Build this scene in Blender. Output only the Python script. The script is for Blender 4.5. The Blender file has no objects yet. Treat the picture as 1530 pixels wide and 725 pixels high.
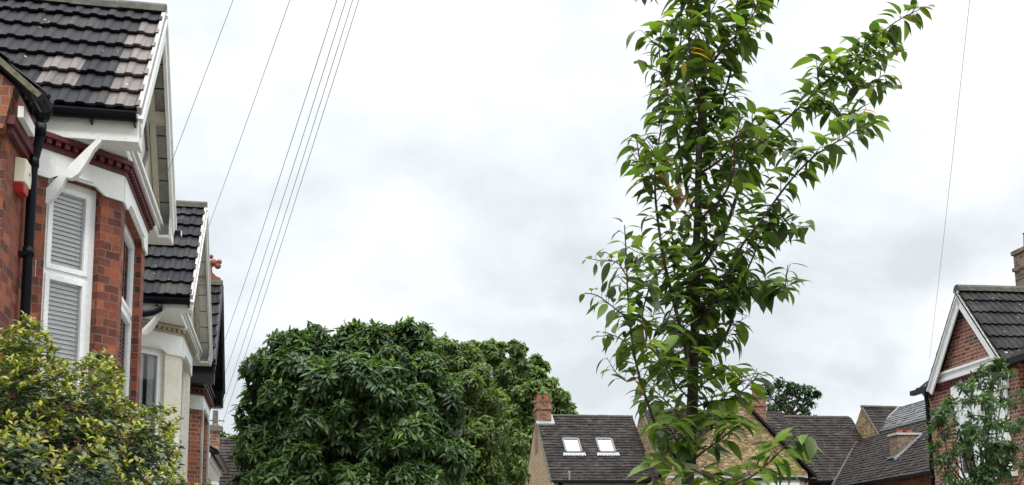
import bpy, bmesh, math, random
import numpy as np
from mathutils import Vector, Matrix
random.seed(7); RNG = np.random.default_rng(7)
PI = math.pi
sc = bpy.context.scene
col = sc.collection

# ------------------------------------------------------------------ camera
CAM = Vector((0, 0, 1.6)); FPX = 1650.0; PXC, PYC = 765.0, 600.0
PITCH = math.atan(250 / 1650.0); ROLL = 0.013
cam = bpy.data.cameras.new('camera'); camo = bpy.data.objects.new('camera', cam); col.objects.link(camo)
cam.sensor_width = 36; cam.lens = 36 * FPX / 1530; cam.shift_y = (PYC - 362.5) / 1530
cam.clip_start = 0.05; cam.clip_end = 3000
camo.matrix_world = Matrix.Translation(CAM) @ Matrix.Rotation(PI / 2 + PITCH, 4, 'X') @ Matrix.Rotation(-ROLL, 4, 'Z')
sc.camera = camo

# ------------------------------------------------------------------ sky, sun, exposure
SUN_EL, SUN_AZ = 50, 172          # compass degrees from +Y, clockwise
w = bpy.data.worlds.new('World'); sc.world = w; w.use_nodes = True
nt = w.node_tree; N = nt.nodes; N.clear()
def node(tree, kind, **kw):
    n = tree.nodes.new(kind)
    for k, v in kw.items():
        if hasattr(n, k): setattr(n, k, v)
    return n
def wire(tree, a, b): tree.links.new(a, b)
def vmath(tree, op, a, b=None, val=None):
    n = tree.nodes.new('ShaderNodeMath'); n.operation = op
    if hasattr(a, 'is_linked') or hasattr(a, 'links'): wire(tree, a, n.inputs[0])
    else: n.inputs[0].default_value = a
    if b is not None:
        if hasattr(b, 'links'): wire(tree, b, n.inputs[1])
        else: n.inputs[1].default_value = b
    return n.outputs[0]
sky = node(nt, 'ShaderNodeTexSky'); sky.sky_type = 'NISHITA'; sky.sun_disc = False
sky.sun_elevation = math.radians(SUN_EL); sky.sun_rotation = math.radians(SUN_AZ)
tc = node(nt, 'ShaderNodeTexCoord')
sep = node(nt, 'ShaderNodeSeparateXYZ'); wire(nt, tc.outputs['Generated'], sep.inputs[0])
zz = vmath(nt, 'ADD', vmath(nt, 'MAXIMUM', sep.outputs[2], 0.0), 0.55)
cx_ = vmath(nt, 'DIVIDE', sep.outputs[0], zz); cy_ = vmath(nt, 'DIVIDE', sep.outputs[1], zz)
cmb = node(nt, 'ShaderNodeCombineXYZ'); wire(nt, cx_, cmb.inputs[0]); wire(nt, cy_, cmb.inputs[1]); cmb.inputs[2].default_value = 23.3
n1 = node(nt, 'ShaderNodeTexNoise'); n1.inputs['Scale'].default_value = 3.5; n1.inputs['Detail'].default_value = 6; n1.inputs['Roughness'].default_value = 0.55
n1.inputs['Distortion'].default_value = 0.25
wire(nt, cmb.outputs[0], n1.inputs['Vector'])
rp = node(nt, 'ShaderNodeValToRGB'); n2 = node(nt, 'ShaderNodeTexNoise'); n2.inputs['Scale'].default_value = 8.5; n2.inputs['Detail'].default_value = 5; wire(nt, cmb.outputs[0], n2.inputs['Vector'])
wire(nt, vmath(nt, 'ADD', vmath(nt, 'MULTIPLY', n1.outputs['Fac'], .76), vmath(nt, 'MULTIPLY', n2.outputs['Fac'], .24)), rp.inputs[0])
el = rp.color_ramp.elements
CL = 10.0
el[0].position = 0.385; el[0].color = (0.61, 0.65, 0.68, 1)
el[1].position = 0.60; el[1].color = (0.85, 0.868, 0.88, 1)
e = el.new(0.49); e.color = (0.735, 0.768, 0.792, 1)
zb = vmath(nt, 'MAXIMUM', sep.outputs[2], 0.0); zk = vmath(nt, 'MULTIPLY', vmath(nt, 'ADD', vmath(nt, 'MULTIPLY', vmath(nt, 'POWER', zb, 5.0), 7.0), 0.985), CL)   # overcast skies are brightest overhead
sc_ = node(nt, 'ShaderNodeVectorMath'); sc_.operation = 'SCALE'; wire(nt, rp.outputs[0], sc_.inputs[0]); wire(nt, zk, sc_.inputs['Scale'])
mx = node(nt, 'ShaderNodeMix'); mx.data_type = 'RGBA'; mx.inputs[0].default_value = 0.94
wire(nt, sky.outputs[0], mx.inputs[6]); wire(nt, sc_.outputs[0], mx.inputs[7])
bg = node(nt, 'ShaderNodeBackground'); bg.inputs[1].default_value = 0.1
wire(nt, mx.outputs[2], bg.inputs[0])
wo = node(nt, 'ShaderNodeOutputWorld'); wire(nt, bg.outputs[0], wo.inputs[0])
sl = bpy.data.lights.new('sun', 'SUN'); sl.energy = 1.5; sl.angle = math.radians(10); sl.color = (1, 0.97, 0.92)
so = bpy.data.objects.new('sun', sl); col.objects.link(so)
a_, e_ = math.radians(SUN_AZ), math.radians(SUN_EL)
sd = Vector((math.sin(a_) * math.cos(e_), math.cos(a_) * math.cos(e_), math.sin(e_)))
so.rotation_euler = sd.to_track_quat('Z', 'Y').to_euler()
sc.view_settings.view_transform = 'Standard'; sc.view_settings.look = 'None'
sc.view_settings.exposure = 0.36; sc.view_settings.gamma = 1; sc.view_settings.use_curve_mapping = False
sc.render.resolution_x = 1024; sc.render.resolution_y = 485

# ------------------------------------------------------------------ coordinates
def pray(x, y):
    a = x - PXC; b = -(y - PYC); c, s = math.cos(ROLL), math.sin(ROLL)
    r = a * c + b * s; u = -a * s + b * c
    return Vector((r, FPX * math.cos(PITCH) - u * math.sin(PITCH), FPX * math.sin(PITCH) + u * math.cos(PITCH)))
def at(x, y, Y):
    d = pray(x, y); return CAM + d * (Y / d.y)
def mpp(Y): return Y / FPX            # metres per photo pixel at that distance
class Frame:
    def __init__(f, a, a2=None):
        f.D1 = Vector((math.sin(a), math.cos(a), 0)); a2 = a + PI / 2 if a2 is None else a2
        f.D2 = Vector((math.sin(a2), math.cos(a2), 0)); f.Z = Vector((0, 0, 1))
    def L(f, s, t, h): return f.D1 * s + f.D2 * t + f.Z * h
FL = Frame(math.atan(-345 / math.hypot(1650, 250)), math.atan(-345 / math.hypot(1650, 250)) + math.radians(89.2))
FB = Frame(math.radians(-8.7))

# ------------------------------------------------------------------ materials
def new_mat(name):
    m = bpy.data.materials.new(name); m.use_nodes = True; t = m.node_tree; t.nodes.clear()
    o = t.nodes.new('ShaderNodeOutputMaterial'); p = t.nodes.new('ShaderNodeBsdfPrincipled')
    wire(t, p.outputs[0], o.inputs[0]); return m, t, p, o
def ramp(t, fac, stops):
    r = t.nodes.new('ShaderNodeValToRGB'); wire(t, fac, r.inputs[0]); e = r.color_ramp.elements
    e[0].position, e[0].color = stops[0][0], (*stops[0][1], 1); e[1].position, e[1].color = stops[-1][0], (*stops[-1][1], 1)
    for p, c in stops[1:-1]:
        k = e.new(p); k.color = (*c, 1)
    return r
def mixc(t, fac, a, b, mode='MIX'):
    m = t.nodes.new('ShaderNodeMix'); m.data_type = 'RGBA'; m.blend_type = mode
    for i, v in ((0, fac), (6, a), (7, b)):
        if hasattr(v, 'links'): wire(t, v, m.inputs[i])
        else: m.inputs[i].default_value = v if i == 0 else (*v, 1)
    return m.outputs[2]
def noise(t, vec, scale, detail=4, rough=0.55):
    n = t.nodes.new('ShaderNodeTexNoise'); n.inputs['Scale'].default_value = scale; n.inputs['Detail'].default_value = detail
    n.inputs['Roughness'].default_value = rough; wire(t, vec, n.inputs['Vector']); return n.outputs['Fac']
def bump(t, p, h, strength, dist):
    b = t.nodes.new('ShaderNodeBump'); b.inputs['Strength'].default_value = strength; b.inputs['Distance'].default_value = dist
    wire(t, h, b.inputs['Height']); wire(t, b.outputs[0], p.inputs['Normal'])
def paint(name, c, rough=0.5, dirt=0.25, dirtc=None, scale=6, bmp=0.15, metal=0, spec=.5):
    m, t, p, o = new_mat(name); g = t.nodes.new('ShaderNodeNewGeometry').outputs['Position']
    f = noise(t, g, scale, 6, 0.65); f2 = noise(t, g, scale * 9, 3)
    dc = dirtc or tuple(x * 0.55 for x in c)
    r = ramp(t, f, [(0.42, (0, 0, 0)), (0.75, (dirt, dirt, dirt))])
    p_c = mixc(t, r.outputs[0], c, dc); r2 = ramp(t, f2, [(0.3, (0.9,) * 3), (0.7, (1.06,) * 3)])
    wire(t, mixc(t, 1.0, p_c, r2.outputs[0], 'MULTIPLY'), p.inputs['Base Color'])
    p.inputs['Roughness'].default_value = rough; p.inputs['Metallic'].default_value = metal; p.inputs['Specular IOR Level'].default_value = spec
    bump(t, p, f2, bmp, 0.004); return m
def brick(name, stops, mortar, bond='flemish', rh=0.072, stretch=0.215, head=0.105, mw=0.011, rough=0.85, bstr=0.6, soot=0.0):
    """bricks from UVs in metres: every brick its own colour, joints recessed"""
    m, t, p, o = new_mat(name); uv = t.nodes.new('ShaderNodeUVMap').outputs[0]
    # slightly wobbly edges
    geo = t.nodes.new('ShaderNodeNewGeometry').outputs['Position']
    wob = t.nodes.new('ShaderNodeTexNoise'); wob.inputs['Scale'].default_value = 18; wire(t, geo, wob.inputs['Vector'])
    off = t.nodes.new('ShaderNodeVectorMath'); off.operation = 'SUBTRACT'; wire(t, wob.outputs['Color'], off.inputs[0]); off.inputs[1].default_value = (.5, .5, .5)
    of2 = t.nodes.new('ShaderNodeVectorMath'); of2.operation = 'SCALE'; wire(t, off.outputs[0], of2.inputs[0]); of2.inputs['Scale'].default_value = 0.02
    ad = t.nodes.new('ShaderNodeVectorMath'); ad.operation = 'ADD'; wire(t, uv, ad.inputs[0]); wire(t, of2.outputs[0], ad.inputs[1])
    s = t.nodes.new('ShaderNodeSeparateXYZ'); wire(t, ad.outputs[0], s.inputs[0]); u, v = s.outputs[0], s.outputs[1]
    vr = vmath(t, 'DIVIDE', v, rh); row = vmath(t, 'FLOOR', vr); fv = vmath(t, 'MULTIPLY', vmath(t, 'FRACT', vr), rh)
    par = vmath(t, 'FLOORED_MODULO', row, 2.0)
    per = stretch + head if bond == 'flemish' else stretch
    un = vmath(t, 'ADD', vmath(t, 'DIVIDE', u, per), vmath(t, 'MULTIPLY', par, 0.5))
    cell = vmath(t, 'FLOOR', un); x = vmath(t, 'MULTIPLY', vmath(t, 'FRACT', un), per)
    if bond == 'flemish':
        ish = vmath(t, 'GREATER_THAN', x, stretch)
        x = vmath(t, 'SUBTRACT', x, vmath(t, 'MULTIPLY', ish, stretch)); idu = vmath(t, 'ADD', vmath(t, 'MULTIPLY', cell, 2.0), ish)
    else: idu = cell
    mask = vmath(t, 'MAXIMUM', vmath(t, 'LESS_THAN', x, mw), vmath(t, 'LESS_THAN', fv, mw))
    cb = t.nodes.new('ShaderNodeCombineXYZ'); wire(t, idu, cb.inputs[0]); wire(t, row, cb.inputs[1])
    wn = t.nodes.new('ShaderNodeTexWhiteNoise'); wn.noise_dimensions = '2D'; wire(t, cb.outputs[0], wn.inputs['Vector'])
    r = ramp(t, wn.outputs['Value'], stops); r.color_ramp.interpolation = 'LINEAR'
    f = noise(t, geo, 55, 5, 0.7); r2 = ramp(t, f, [(0.25, (0.62,) * 3), (0.75, (1.3,) * 3)])
    f3 = noise(t, geo, 1.8, 7, 0.72); r3 = ramp(t, f3, [(0.33, (0.50,) * 3), (0.62, (1.14,) * 3)])
    c = mixc(t, 1.0, mixc(t, 1.0, r.outputs[0], r2.outputs[0], 'MULTIPLY'), r3.outputs[0], 'MULTIPLY')
    wire(t, mixc(t, mask, c, mortar), p.inputs['Base Color'])
    p.inputs['Roughness'].default_value = rough
    h = vmath(t, 'ADD', vmath(t, 'MULTIPLY', vmath(t, 'SUBTRACT', 1.0, mask), 1.0), vmath(t, 'MULTIPLY', f, 0.5))
    bump(t, p, h, bstr, 0.008); return m
def tiles_mat(name, stops, tw, gauge, moss=0.25, rough=0.6, joint=0.0, spec=0.5):
    m, t, p, o = new_mat(name); uv = t.nodes.new('ShaderNodeUVMap').outputs[0]
    s = t.nodes.new('ShaderNodeSeparateXYZ'); wire(t, uv, s.inputs[0])
    vr = vmath(t, 'FLOOR', vmath(t, 'DIVIDE', s.outputs[1], gauge))
    un = vmath(t, 'ADD', vmath(t, 'DIVIDE', s.outputs[0], tw), vmath(t, 'MULTIPLY', vmath(t, 'FLOORED_MODULO', vr, 2.0), joint))
    cb = t.nodes.new('ShaderNodeCombineXYZ'); wire(t, vmath(t, 'FLOOR', un), cb.inputs[0]); wire(t, vr, cb.inputs[1])
    wn = t.nodes.new('ShaderNodeTexWhiteNoise'); wn.noise_dimensions = '2D'; wire(t, cb.outputs[0], wn.inputs['Vector'])
    r = ramp(t, wn.outputs['Value'], stops)
    geo = t.nodes.new('ShaderNodeNewGeometry').outputs['Position']
    f = noise(t, geo, 25, 6, 0.75); r2 = ramp(t, f, [(0.25, (0.55,) * 3), (0.75, (1.4,) * 3)])
    f3 = noise(t, geo, 2.2, 6, 0.7); r3 = ramp(t, f3, [(0.5, (0, 0, 0)), (0.8, (moss,) * 3)])
    c = mixc(t, 1.0, r.outputs[0], r2.outputs[0], 'MULTIPLY'); c = mixc(t, r3.outputs[0], c, (0.13, 0.12, 0.085))
    vo = t.nodes.new('ShaderNodeTexVoronoi'); vo.inputs['Scale'].default_value = 9.0; wire(t, geo, vo.inputs['Vector'])
    li = vmath(t, 'MULTIPLY', vmath(t, 'LESS_THAN', vo.outputs['Distance'], 0.10), vmath(t, 'GREATER_THAN', f3, 0.56))
    c = mixc(t, li, c, (0.42, 0.41, 0.36))
    if joint is not None:
        jm = vmath(t, 'LESS_THAN', vmath(t, 'FRACT', un), 0.05); c = mixc(t, vmath(t, 'MULTIPLY', jm, 0.7), c, (0.008, 0.008, 0.008))
    wire(t, c, p.inputs['Base Color']); p.inputs['Roughness'].default_value = rough
    p.inputs['Specular IOR Level'].default_value = spec
    bump(t, p, f, 0.5, 0.004); return m
def leaf_mat(name, trans=0.35, rough=0.45, spec=0.4):
    m, t, p, o = new_mat(name); a = t.nodes.new('ShaderNodeAttribute'); a.attribute_name = 'lc'
    geo = t.nodes.new('ShaderNodeNewGeometry')
    c = mixc(t, vmath(t, 'MULTIPLY', geo.outputs['Backfacing'], 0.45), a.outputs['Color'], (0.16, 0.22, 0.10))
    wire(t, c, p.inputs['Base Color']); p.inputs['Roughness'].default_value = rough; p.inputs['Specular IOR Level'].default_value = spec
    tr = t.nodes.new('ShaderNodeBsdfTranslucent'); tc_ = mixc(t, 1.0, a.outputs['Color'], (1.45, 1.55, 0.6), 'MULTIPLY'); wire(t, tc_, tr.inputs['Color'])
    ms = t.nodes.new('ShaderNodeMixShader'); ms.inputs[0].default_value = trans
    wire(t, p.outputs[0], ms.inputs[1]); wire(t, tr.outputs[0], ms.inputs[2]); wire(t, ms.outputs[0], o.inputs[0]); return m
def glass_mat(name, tint=(0.97, 0.98, 0.98), refl=0.05):
    m, t, p, o = new_mat(name); t.nodes.remove(p)
    tr = t.nodes.new('ShaderNodeBsdfTransparent'); tr.inputs[0].default_value = (*tint, 1)
    gl = t.nodes.new('ShaderNodeBsdfGlossy'); gl.inputs['Roughness'].default_value = 0.02
    lw = t.nodes.new('ShaderNodeLayerWeight'); lw.inputs[0].default_value = 0.35
    f = vmath(t, 'ADD', vmath(t, 'MULTIPLY', lw.outputs['Fresnel'], 0.8), refl)
    ms = t.nodes.new('ShaderNodeMixShader'); wire(t, f, ms.inputs[0]); wire(t, tr.outputs[0], ms.inputs[1]); wire(t, gl.outputs[0], ms.inputs[2])
    wire(t, ms.outputs[0], o.inputs[0]); return m

M = {}
M['brick_red'] = brick('brick_red', [(0, (0.085, 0.022, 0.016)), (0.28, (0.155, 0.036, 0.021)), (0.62, (0.22, 0.051, 0.025)), (0.88, (0.29, 0.072, 0.030)), (1, (0.40, 0.115, 0.04))], (0.155, 0.105, 0.078), mw=.010, bstr=.9)
M['brick_near'] = M['brick_red']
M['brick_flank'] = brick('brick_flank', [(0, (0.10, 0.032, 0.022)), (0.5, (0.20, 0.058, 0.03)), (1, (0.36, 0.11, 0.045))], (0.22, 0.16, 0.12))
M['brick_orange'] = brick('brick_orange', [(0, (0.17, 0.05, 0.028)), (0.5, (0.30, 0.085, 0.04)), (1, (0.42, 0.13, 0.055))], (0.34, 0.28, 0.23))
M['brick_villa'] = brick('brick_villa', [(0, (0.10, 0.035, 0.025)), (0.5, (0.21, 0.07, 0.042)), (1, (0.36, 0.13, 0.07))], (0.44, 0.37, 0.30), rh=0.075, bstr=0.4)
M['brick_yellow'] = brick('brick_yellow', [(0, (0.13, 0.08, 0.04)), (0.3, (0.25, 0.16, 0.075)), (0.75, (0.42, 0.29, 0.14)), (1, (0.58, 0.46, 0.27))], (0.24, 0.19, 0.12), rh=0.066)
M['brick_buff'] = brick('brick_buff', [(0, (0.16, 0.085, 0.045)), (0.5, (0.27, 0.145, 0.075)), (1, (0.36, 0.20, 0.11))], (0.58, 0.48, 0.34), rh=0.11, mw=0.026, stretch=.3, head=.15)
M['brick_brown'] = brick('brick_brown', [(0, (0.10, 0.06, 0.045)), (0.5, (0.19, 0.12, 0.08)), (1, (0.28, 0.19, 0.13))], (0.28, 0.24, 0.19), rh=0.08)
M['brick_chimney'] = brick('brick_chimney', [(0, (0.11, 0.055, 0.038)), (0.5, (0.24, 0.105, 0.062)), (1, (0.36, 0.18, 0.11))], (0.24, 0.18, 0.14), rh=0.08)
M['tile_black'] = tiles_mat('tile_black', [(0, (0.006, 0.006, 0.009)), (0.5, (0.013, 0.0125, 0.016)), (0.85, (0.023, 0.021, 0.023)), (1, (0.040, 0.034, 0.034))], 0.30, 0.308, 0.16, joint=None, rough=0.75, spec=.16)
M['brown_red'] = paint('brown_red_stone', (0.13, 0.045, 0.035), 0.8, 0.4, (0.06, 0.03, 0.025), 10, 0.4)
M['tile_brown'] = tiles_mat('tile_brown', [(0, (0.060, 0.048, 0.047)), (1, (0.135, 0.106, 0.100))], 0.15, 0.308, 0.1, joint=None, spec=.25)
M['tile_dark'] = tiles_mat('tile_dark', [(0, (0.009, 0.008, 0.010)), (0.5, (0.016, 0.014, 0.015)), (1, (0.028, 0.024, 0.025))], 0.30, 0.34, 0.3, joint=None, rough=.75, spec=.2)
M['tile_far'] = tiles_mat('tile_far', [(0, (0.013, 0.0092, 0.0088)), (0.5, (0.021, 0.0155, 0.0145)), (1, (0.034, 0.026, 0.024))], 0.25, 0.21, 0.4, joint=0.5, rough=.8, spec=.2)
M['tile_slate'] = tiles_mat('tile_slate', [(0, (0.05, 0.05, 0.054)), (0.5, (0.085, 0.085, 0.09)), (1, (0.14, 0.14, 0.14))], 0.25, 0.21, 0.6, joint=0.5)
M['ridge'] = paint('ridge_concrete', (0.038, 0.036, 0.032), 0.85, 0.8, (0.12, 0.12, 0.07), 9, 0.6)
M['mortar'] = paint('mossy_mortar', (0.17, 0.155, 0.10), 0.95, 1.0, (0.035, 0.035, 0.02), 34, 1.0)
M['white'] = paint('white_timber', (0.80, 0.80, 0.785), 0.4, 0.28, (0.50, 0.49, 0.46), 7)
M['upvc'] = paint('white_upvc', (0.82, 0.83, 0.83), 0.25, 0.1, (0.5, 0.5, 0.5), 5, 0.03)
M['soffit'] = paint('soffit_board', (0.40, 0.39, 0.37), 0.7, 0.8, (0.20, 0.19, 0.18), 9)
M['cream'] = paint('cream_render', (0.76, 0.71, 0.595), 0.75, 0.35, (0.46, 0.42, 0.33), 3, 0.3)
M['creamwall'] = paint('cream_board', (0.60, 0.55, 0.45), 0.6, 0.3, (0.4, 0.36, 0.28), 6)
M['red_paint'] = paint('dark_red_terracotta', (0.10, 0.012, 0.016), 0.6, 0.5, (0.05, 0.012, 0.014), 14, 0.5)
M['beige_cornice'] = paint('beige_stone', (0.42, 0.37, 0.28), 0.8, 0.5, (0.22, 0.18, 0.13), 14, 0.5)
M['black'] = paint('black_plastic', (0.006, 0.007, 0.010), 0.33, 0.12, (0.02, 0.02, 0.02), 6, 0.03, spec=.12)
M['blackwood'] = paint('black_timber', (0.010, 0.010, 0.013), 0.5, 0.3, (0.03, 0.03, 0.03), 6, spec=.25)
M['greytim'] = paint('grey_timber', (0.10, 0.10, 0.105), 0.6, 0.3, (0.2, 0.2, 0.19), 12)
M['stone'] = paint('grey_stone', (0.46, 0.45, 0.43), 0.8, 0.5, (0.3, 0.29, 0.27), 8, 0.4)
M['lead'] = paint('lead_flashing', (0.21, 0.225, 0.24), 0.5, 0.6, (0.5, 0.5, 0.5), 12, 0.3)
M['terracotta'] = paint('terracotta', (0.25, 0.075, 0.045), 0.8, 0.5, (0.13, 0.06, 0.04), 18, 0.5)
M['pot_dark'] = paint('sooty_clay', (0.09, 0.08, 0.065), 0.9, 0.6, (0.2, 0.19, 0.13), 14, 0.5)
M['blind'] = paint('blind_slat', (0.93, 0.94, 0.945), 0.45, 0.1, (0.6, 0.6, 0.6), 4, 0.02)
M['curtain'] = paint('curtain', (0.74, 0.75, 0.76), 0.9, 0.25, (0.5, 0.5, 0.5), 3, 0.1)
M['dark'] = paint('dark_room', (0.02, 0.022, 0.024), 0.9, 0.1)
M['alarm_white'] = paint('alarm_plastic', (0.78, 0.73, 0.56), 0.4, 0.2, (0.5, 0.46, 0.34), 12, 0.05)
M['alarm_red'] = paint('alarm_red', (0.45, 0.02, 0.02), 0.3, 0.1)
M['alarm_blue'] = paint('alarm_print', (0.05, 0.08, 0.25), 0.5, 0.0)
M['wire'] = paint('cable', (0.26, 0.27, 0.285), 0.6, 0.2)
M['metal'] = paint('galvanised', (0.35, 0.35, 0.36), 0.45, 0.3, None, 8, 0.1, 0.6)
M['asphalt'] = paint('asphalt', (0.05, 0.05, 0.052), 0.9, 0.5, (0.08, 0.08, 0.08), 2, 0.6)
M['paving'] = paint('paving', (0.26, 0.25, 0.23), 0.9, 0.5, (0.16, 0.15, 0.13), 2, 0.5)
M['soil'] = paint('ground_soil', (0.10, 0.10, 0.05), 0.95, 0.8, (0.05, 0.07, 0.02), 1, 0.7)
M['line'] = paint('road_line', (0.75, 0.75, 0.72), 0.7, 0.4)
M['tie'] = paint('tie_cloth', (0.55, 0.48, 0.38), 0.9, 0.3, (0.35, 0.3, 0.22), 30, 0.3)
M['glass'] = glass_mat('window_glass'); M['glass_sky'] = glass_mat('rooflight_glass', (0.3, 0.35, 0.36), 0.5)
def bark(name, c1, c2, sc1=30):
    m, t, p, o = new_mat(name); g = t.nodes.new('ShaderNodeNewGeometry').outputs['Position']
    mp = t.nodes.new('ShaderNodeMapping'); wire(t, g, mp.inputs[0]); mp.inputs['Scale'].default_value = (1, 1, 4.5)
    f = noise(t, mp.outputs[0], sc1, 6, 0.7); r = ramp(t, f, [(0.35, c1), (0.68, c2)]); wire(t, r.outputs[0], p.inputs['Base Color'])
    p.inputs['Roughness'].default_value = 0.75; bump(t, p, f, 0.7, 0.004); return m
M['bark_cherry'] = bark('bark_cherry', (0.014, 0.010, 0.010), (0.070, 0.055, 0.050), 34)
M['twig'] = bark('twig_red', (0.045, 0.018, 0.016), (0.10, 0.045, 0.035), 60)
M['bark'] = bark('bark', (0.03, 0.022, 0.015), (0.09, 0.07, 0.05), 12)
M['leaf_cherry'] = leaf_mat('leaf_cherry', 0.5, 0.4, 0.4); M['leaf'] = leaf_mat('leaf_soft', 0.38, 0.42, 0.4); M['leaf_gloss'] = leaf_mat('leaf_gloss', 0.25, 0.42, 0.35)

# ------------------------------------------------------------------ mesh builder
class MB:
    def __init__(s): s.v = []; s.f = []; s.uv = []; s.mi = []
    def face(s, pts, uv=None, mi=0):
        i = len(s.v); s.v += [tuple(p) for p in pts]; s.f.append(tuple(range(i, i + len(pts)))); s.uv.append(uv); s.mi.append(mi)
    def hexa(s, P, mi=0):     # 8 points: bottom 4 ccw, top 4
        for q in ((3, 2, 1, 0), (4, 5, 6, 7), (0, 1, 5, 4), (1, 2, 6, 5), (2, 3, 7, 6), (3, 0, 4, 7)):
            s.face([P[k] for k in q], None, mi)
    def box(s, F, s0, s1, t0, t1, h0, h1, mi=0):
        L = F.L; s.hexa([L(s0, t0, h0), L(s0, t1, h0), L(s1, t1, h0), L(s1, t0, h0), L(s0, t0, h1), L(s0, t1, h1), L(s1, t1, h1), L(s1, t0, h1)][::1], mi)
    def prism(s, pts, ext, mi=0):   # polygon extruded by vector
        n = len(pts); q = [Vector(p) + Vector(ext) for p in pts]
        s.face(pts[::-1], None, mi); s.face(q, None, mi)
        for i in range(n): s.face([pts[i], pts[(i + 1) % n], q[(i + 1) % n], q[i]], None, mi)
    def bar(s, a, b, wv, hv, mi=0):  # bar from a to b with half vectors
        a, b, wv, hv = map(Vector, (a, b, wv, hv))
        s.hexa([a - wv - hv, a + wv - hv, b + wv - hv, b - wv - hv, a - wv + hv, a + wv + hv, b + wv + hv, b - wv + hv], mi)
    def tube(s, pts, rad, n=10, mi=0, cap=True):
        pts = [Vector(p) for p in pts]; m = len(pts); R = rad if hasattr(rad, '__len__') else [rad] * m
        ref = None; rings = []
        for i in range(m):
            d = (pts[min(i + 1, m - 1)] - pts[max(i - 1, 0)]).normalized()
            if ref is None: ref = Vector((0, 0, 1)).cross(d); ref = ref.normalized() if ref.length > 0.1 else Vector((1, 0, 0))
            x = (ref - d * ref.dot(d)).normalized(); y = d.cross(x); ref = x
            rings.append([pts[i] + (x * math.cos(2 * PI * k / n) + y * math.sin(2 * PI * k / n)) * R[i] for k in range(n)])
        base = len(s.v)
        for r in rings: s.v += [tuple(p) for p in r]
        for i in range(m - 1):
            for k in range(n):
                s.f.append((base + i * n + k, base + i * n + (k + 1) % n, base + (i + 1) * n + (k + 1) % n, base + (i + 1) * n + k)); s.uv.append(None); s.mi.append(mi)
        if cap:
            s.f.append(tuple(base + k for k in range(n))[::-1]); s.uv.append(None); s.mi.append(mi)
            s.f.append(tuple(base + (m - 1) * n + k for k in range(n))); s.uv.append(None); s.mi.append(mi)
    def build(s, name, mat, parent=None, smooth=False, clip=None, bevel=0):
        me = bpy.data.meshes.new(name); me.from_pydata(s.v, [], s.f)
        mats = mat if isinstance(mat, (list, tuple)) else [mat]
        for k in mats: me.materials.append(M[k])
        me.polygons.foreach_set('material_index', s.mi)
        uvl = me.uv_layers.new(name='UVMap')
        Zv = Vector((0, 0, 1))
        for p, uv in zip(me.polygons, s.uv):
            if uv is None:
                n = p.normal; tg = Zv.cross(n)
                tg = tg.normalized() if tg.length > 0.05 else Vector((1, 0, 0)); bt = n.cross(tg)
                for li in p.loop_indices:
                    co = me.vertices[me.loops[li].vertex_index].co; 
                    uvl.data[li].uv = (co.dot(tg), co.z if abs(n.z) < 0.15 else co.dot(bt))
            else:
                for li, q in zip(p.loop_indices, uv): uvl.data[li].uv = q
        if clip or bevel:
            bm = bmesh.new(); bm.from_mesh(me)
            for co, no in (clip or []):
                bmesh.ops.bisect_plane(bm, geom=bm.verts[:] + bm.edges[:] + bm.faces[:], plane_co=co, plane_no=no, clear_outer=True)
            if bevel:
                bmesh.ops.remove_doubles(bm, verts=bm.verts, dist=1e-5)
                bmesh.ops.bevel(bm, geom=[e for e in bm.edges if len(e.link_faces) == 2 and e.calc_face_angle(0) > 0.5], offset=bevel, segments=2, affect='EDGES', profile=0.6)
            bm.to_mesh(me); bm.free()
        if smooth: me.shade_smooth()
        o = bpy.data.objects.new(name, me); col.objects.link(o)
        if parent: o.parent = parent; o.matrix_parent_inverse = parent.matrix_world.inverted()
        return o
def tag(o, label, cat, group=None, kind=None):
    if label: o['label'] = label
    if cat: o['category'] = cat
    if group: o['group'] = group
    if kind: o['kind'] = kind
    return o
def thing(name, loc, label, cat, group=None):
    o = bpy.data.objects.new(name, None); o.empty_display_size = 0.2; col.objects.link(o); o.location = loc
    o.matrix_world = Matrix.Translation(loc); tag(o, label, cat, group); return o

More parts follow.
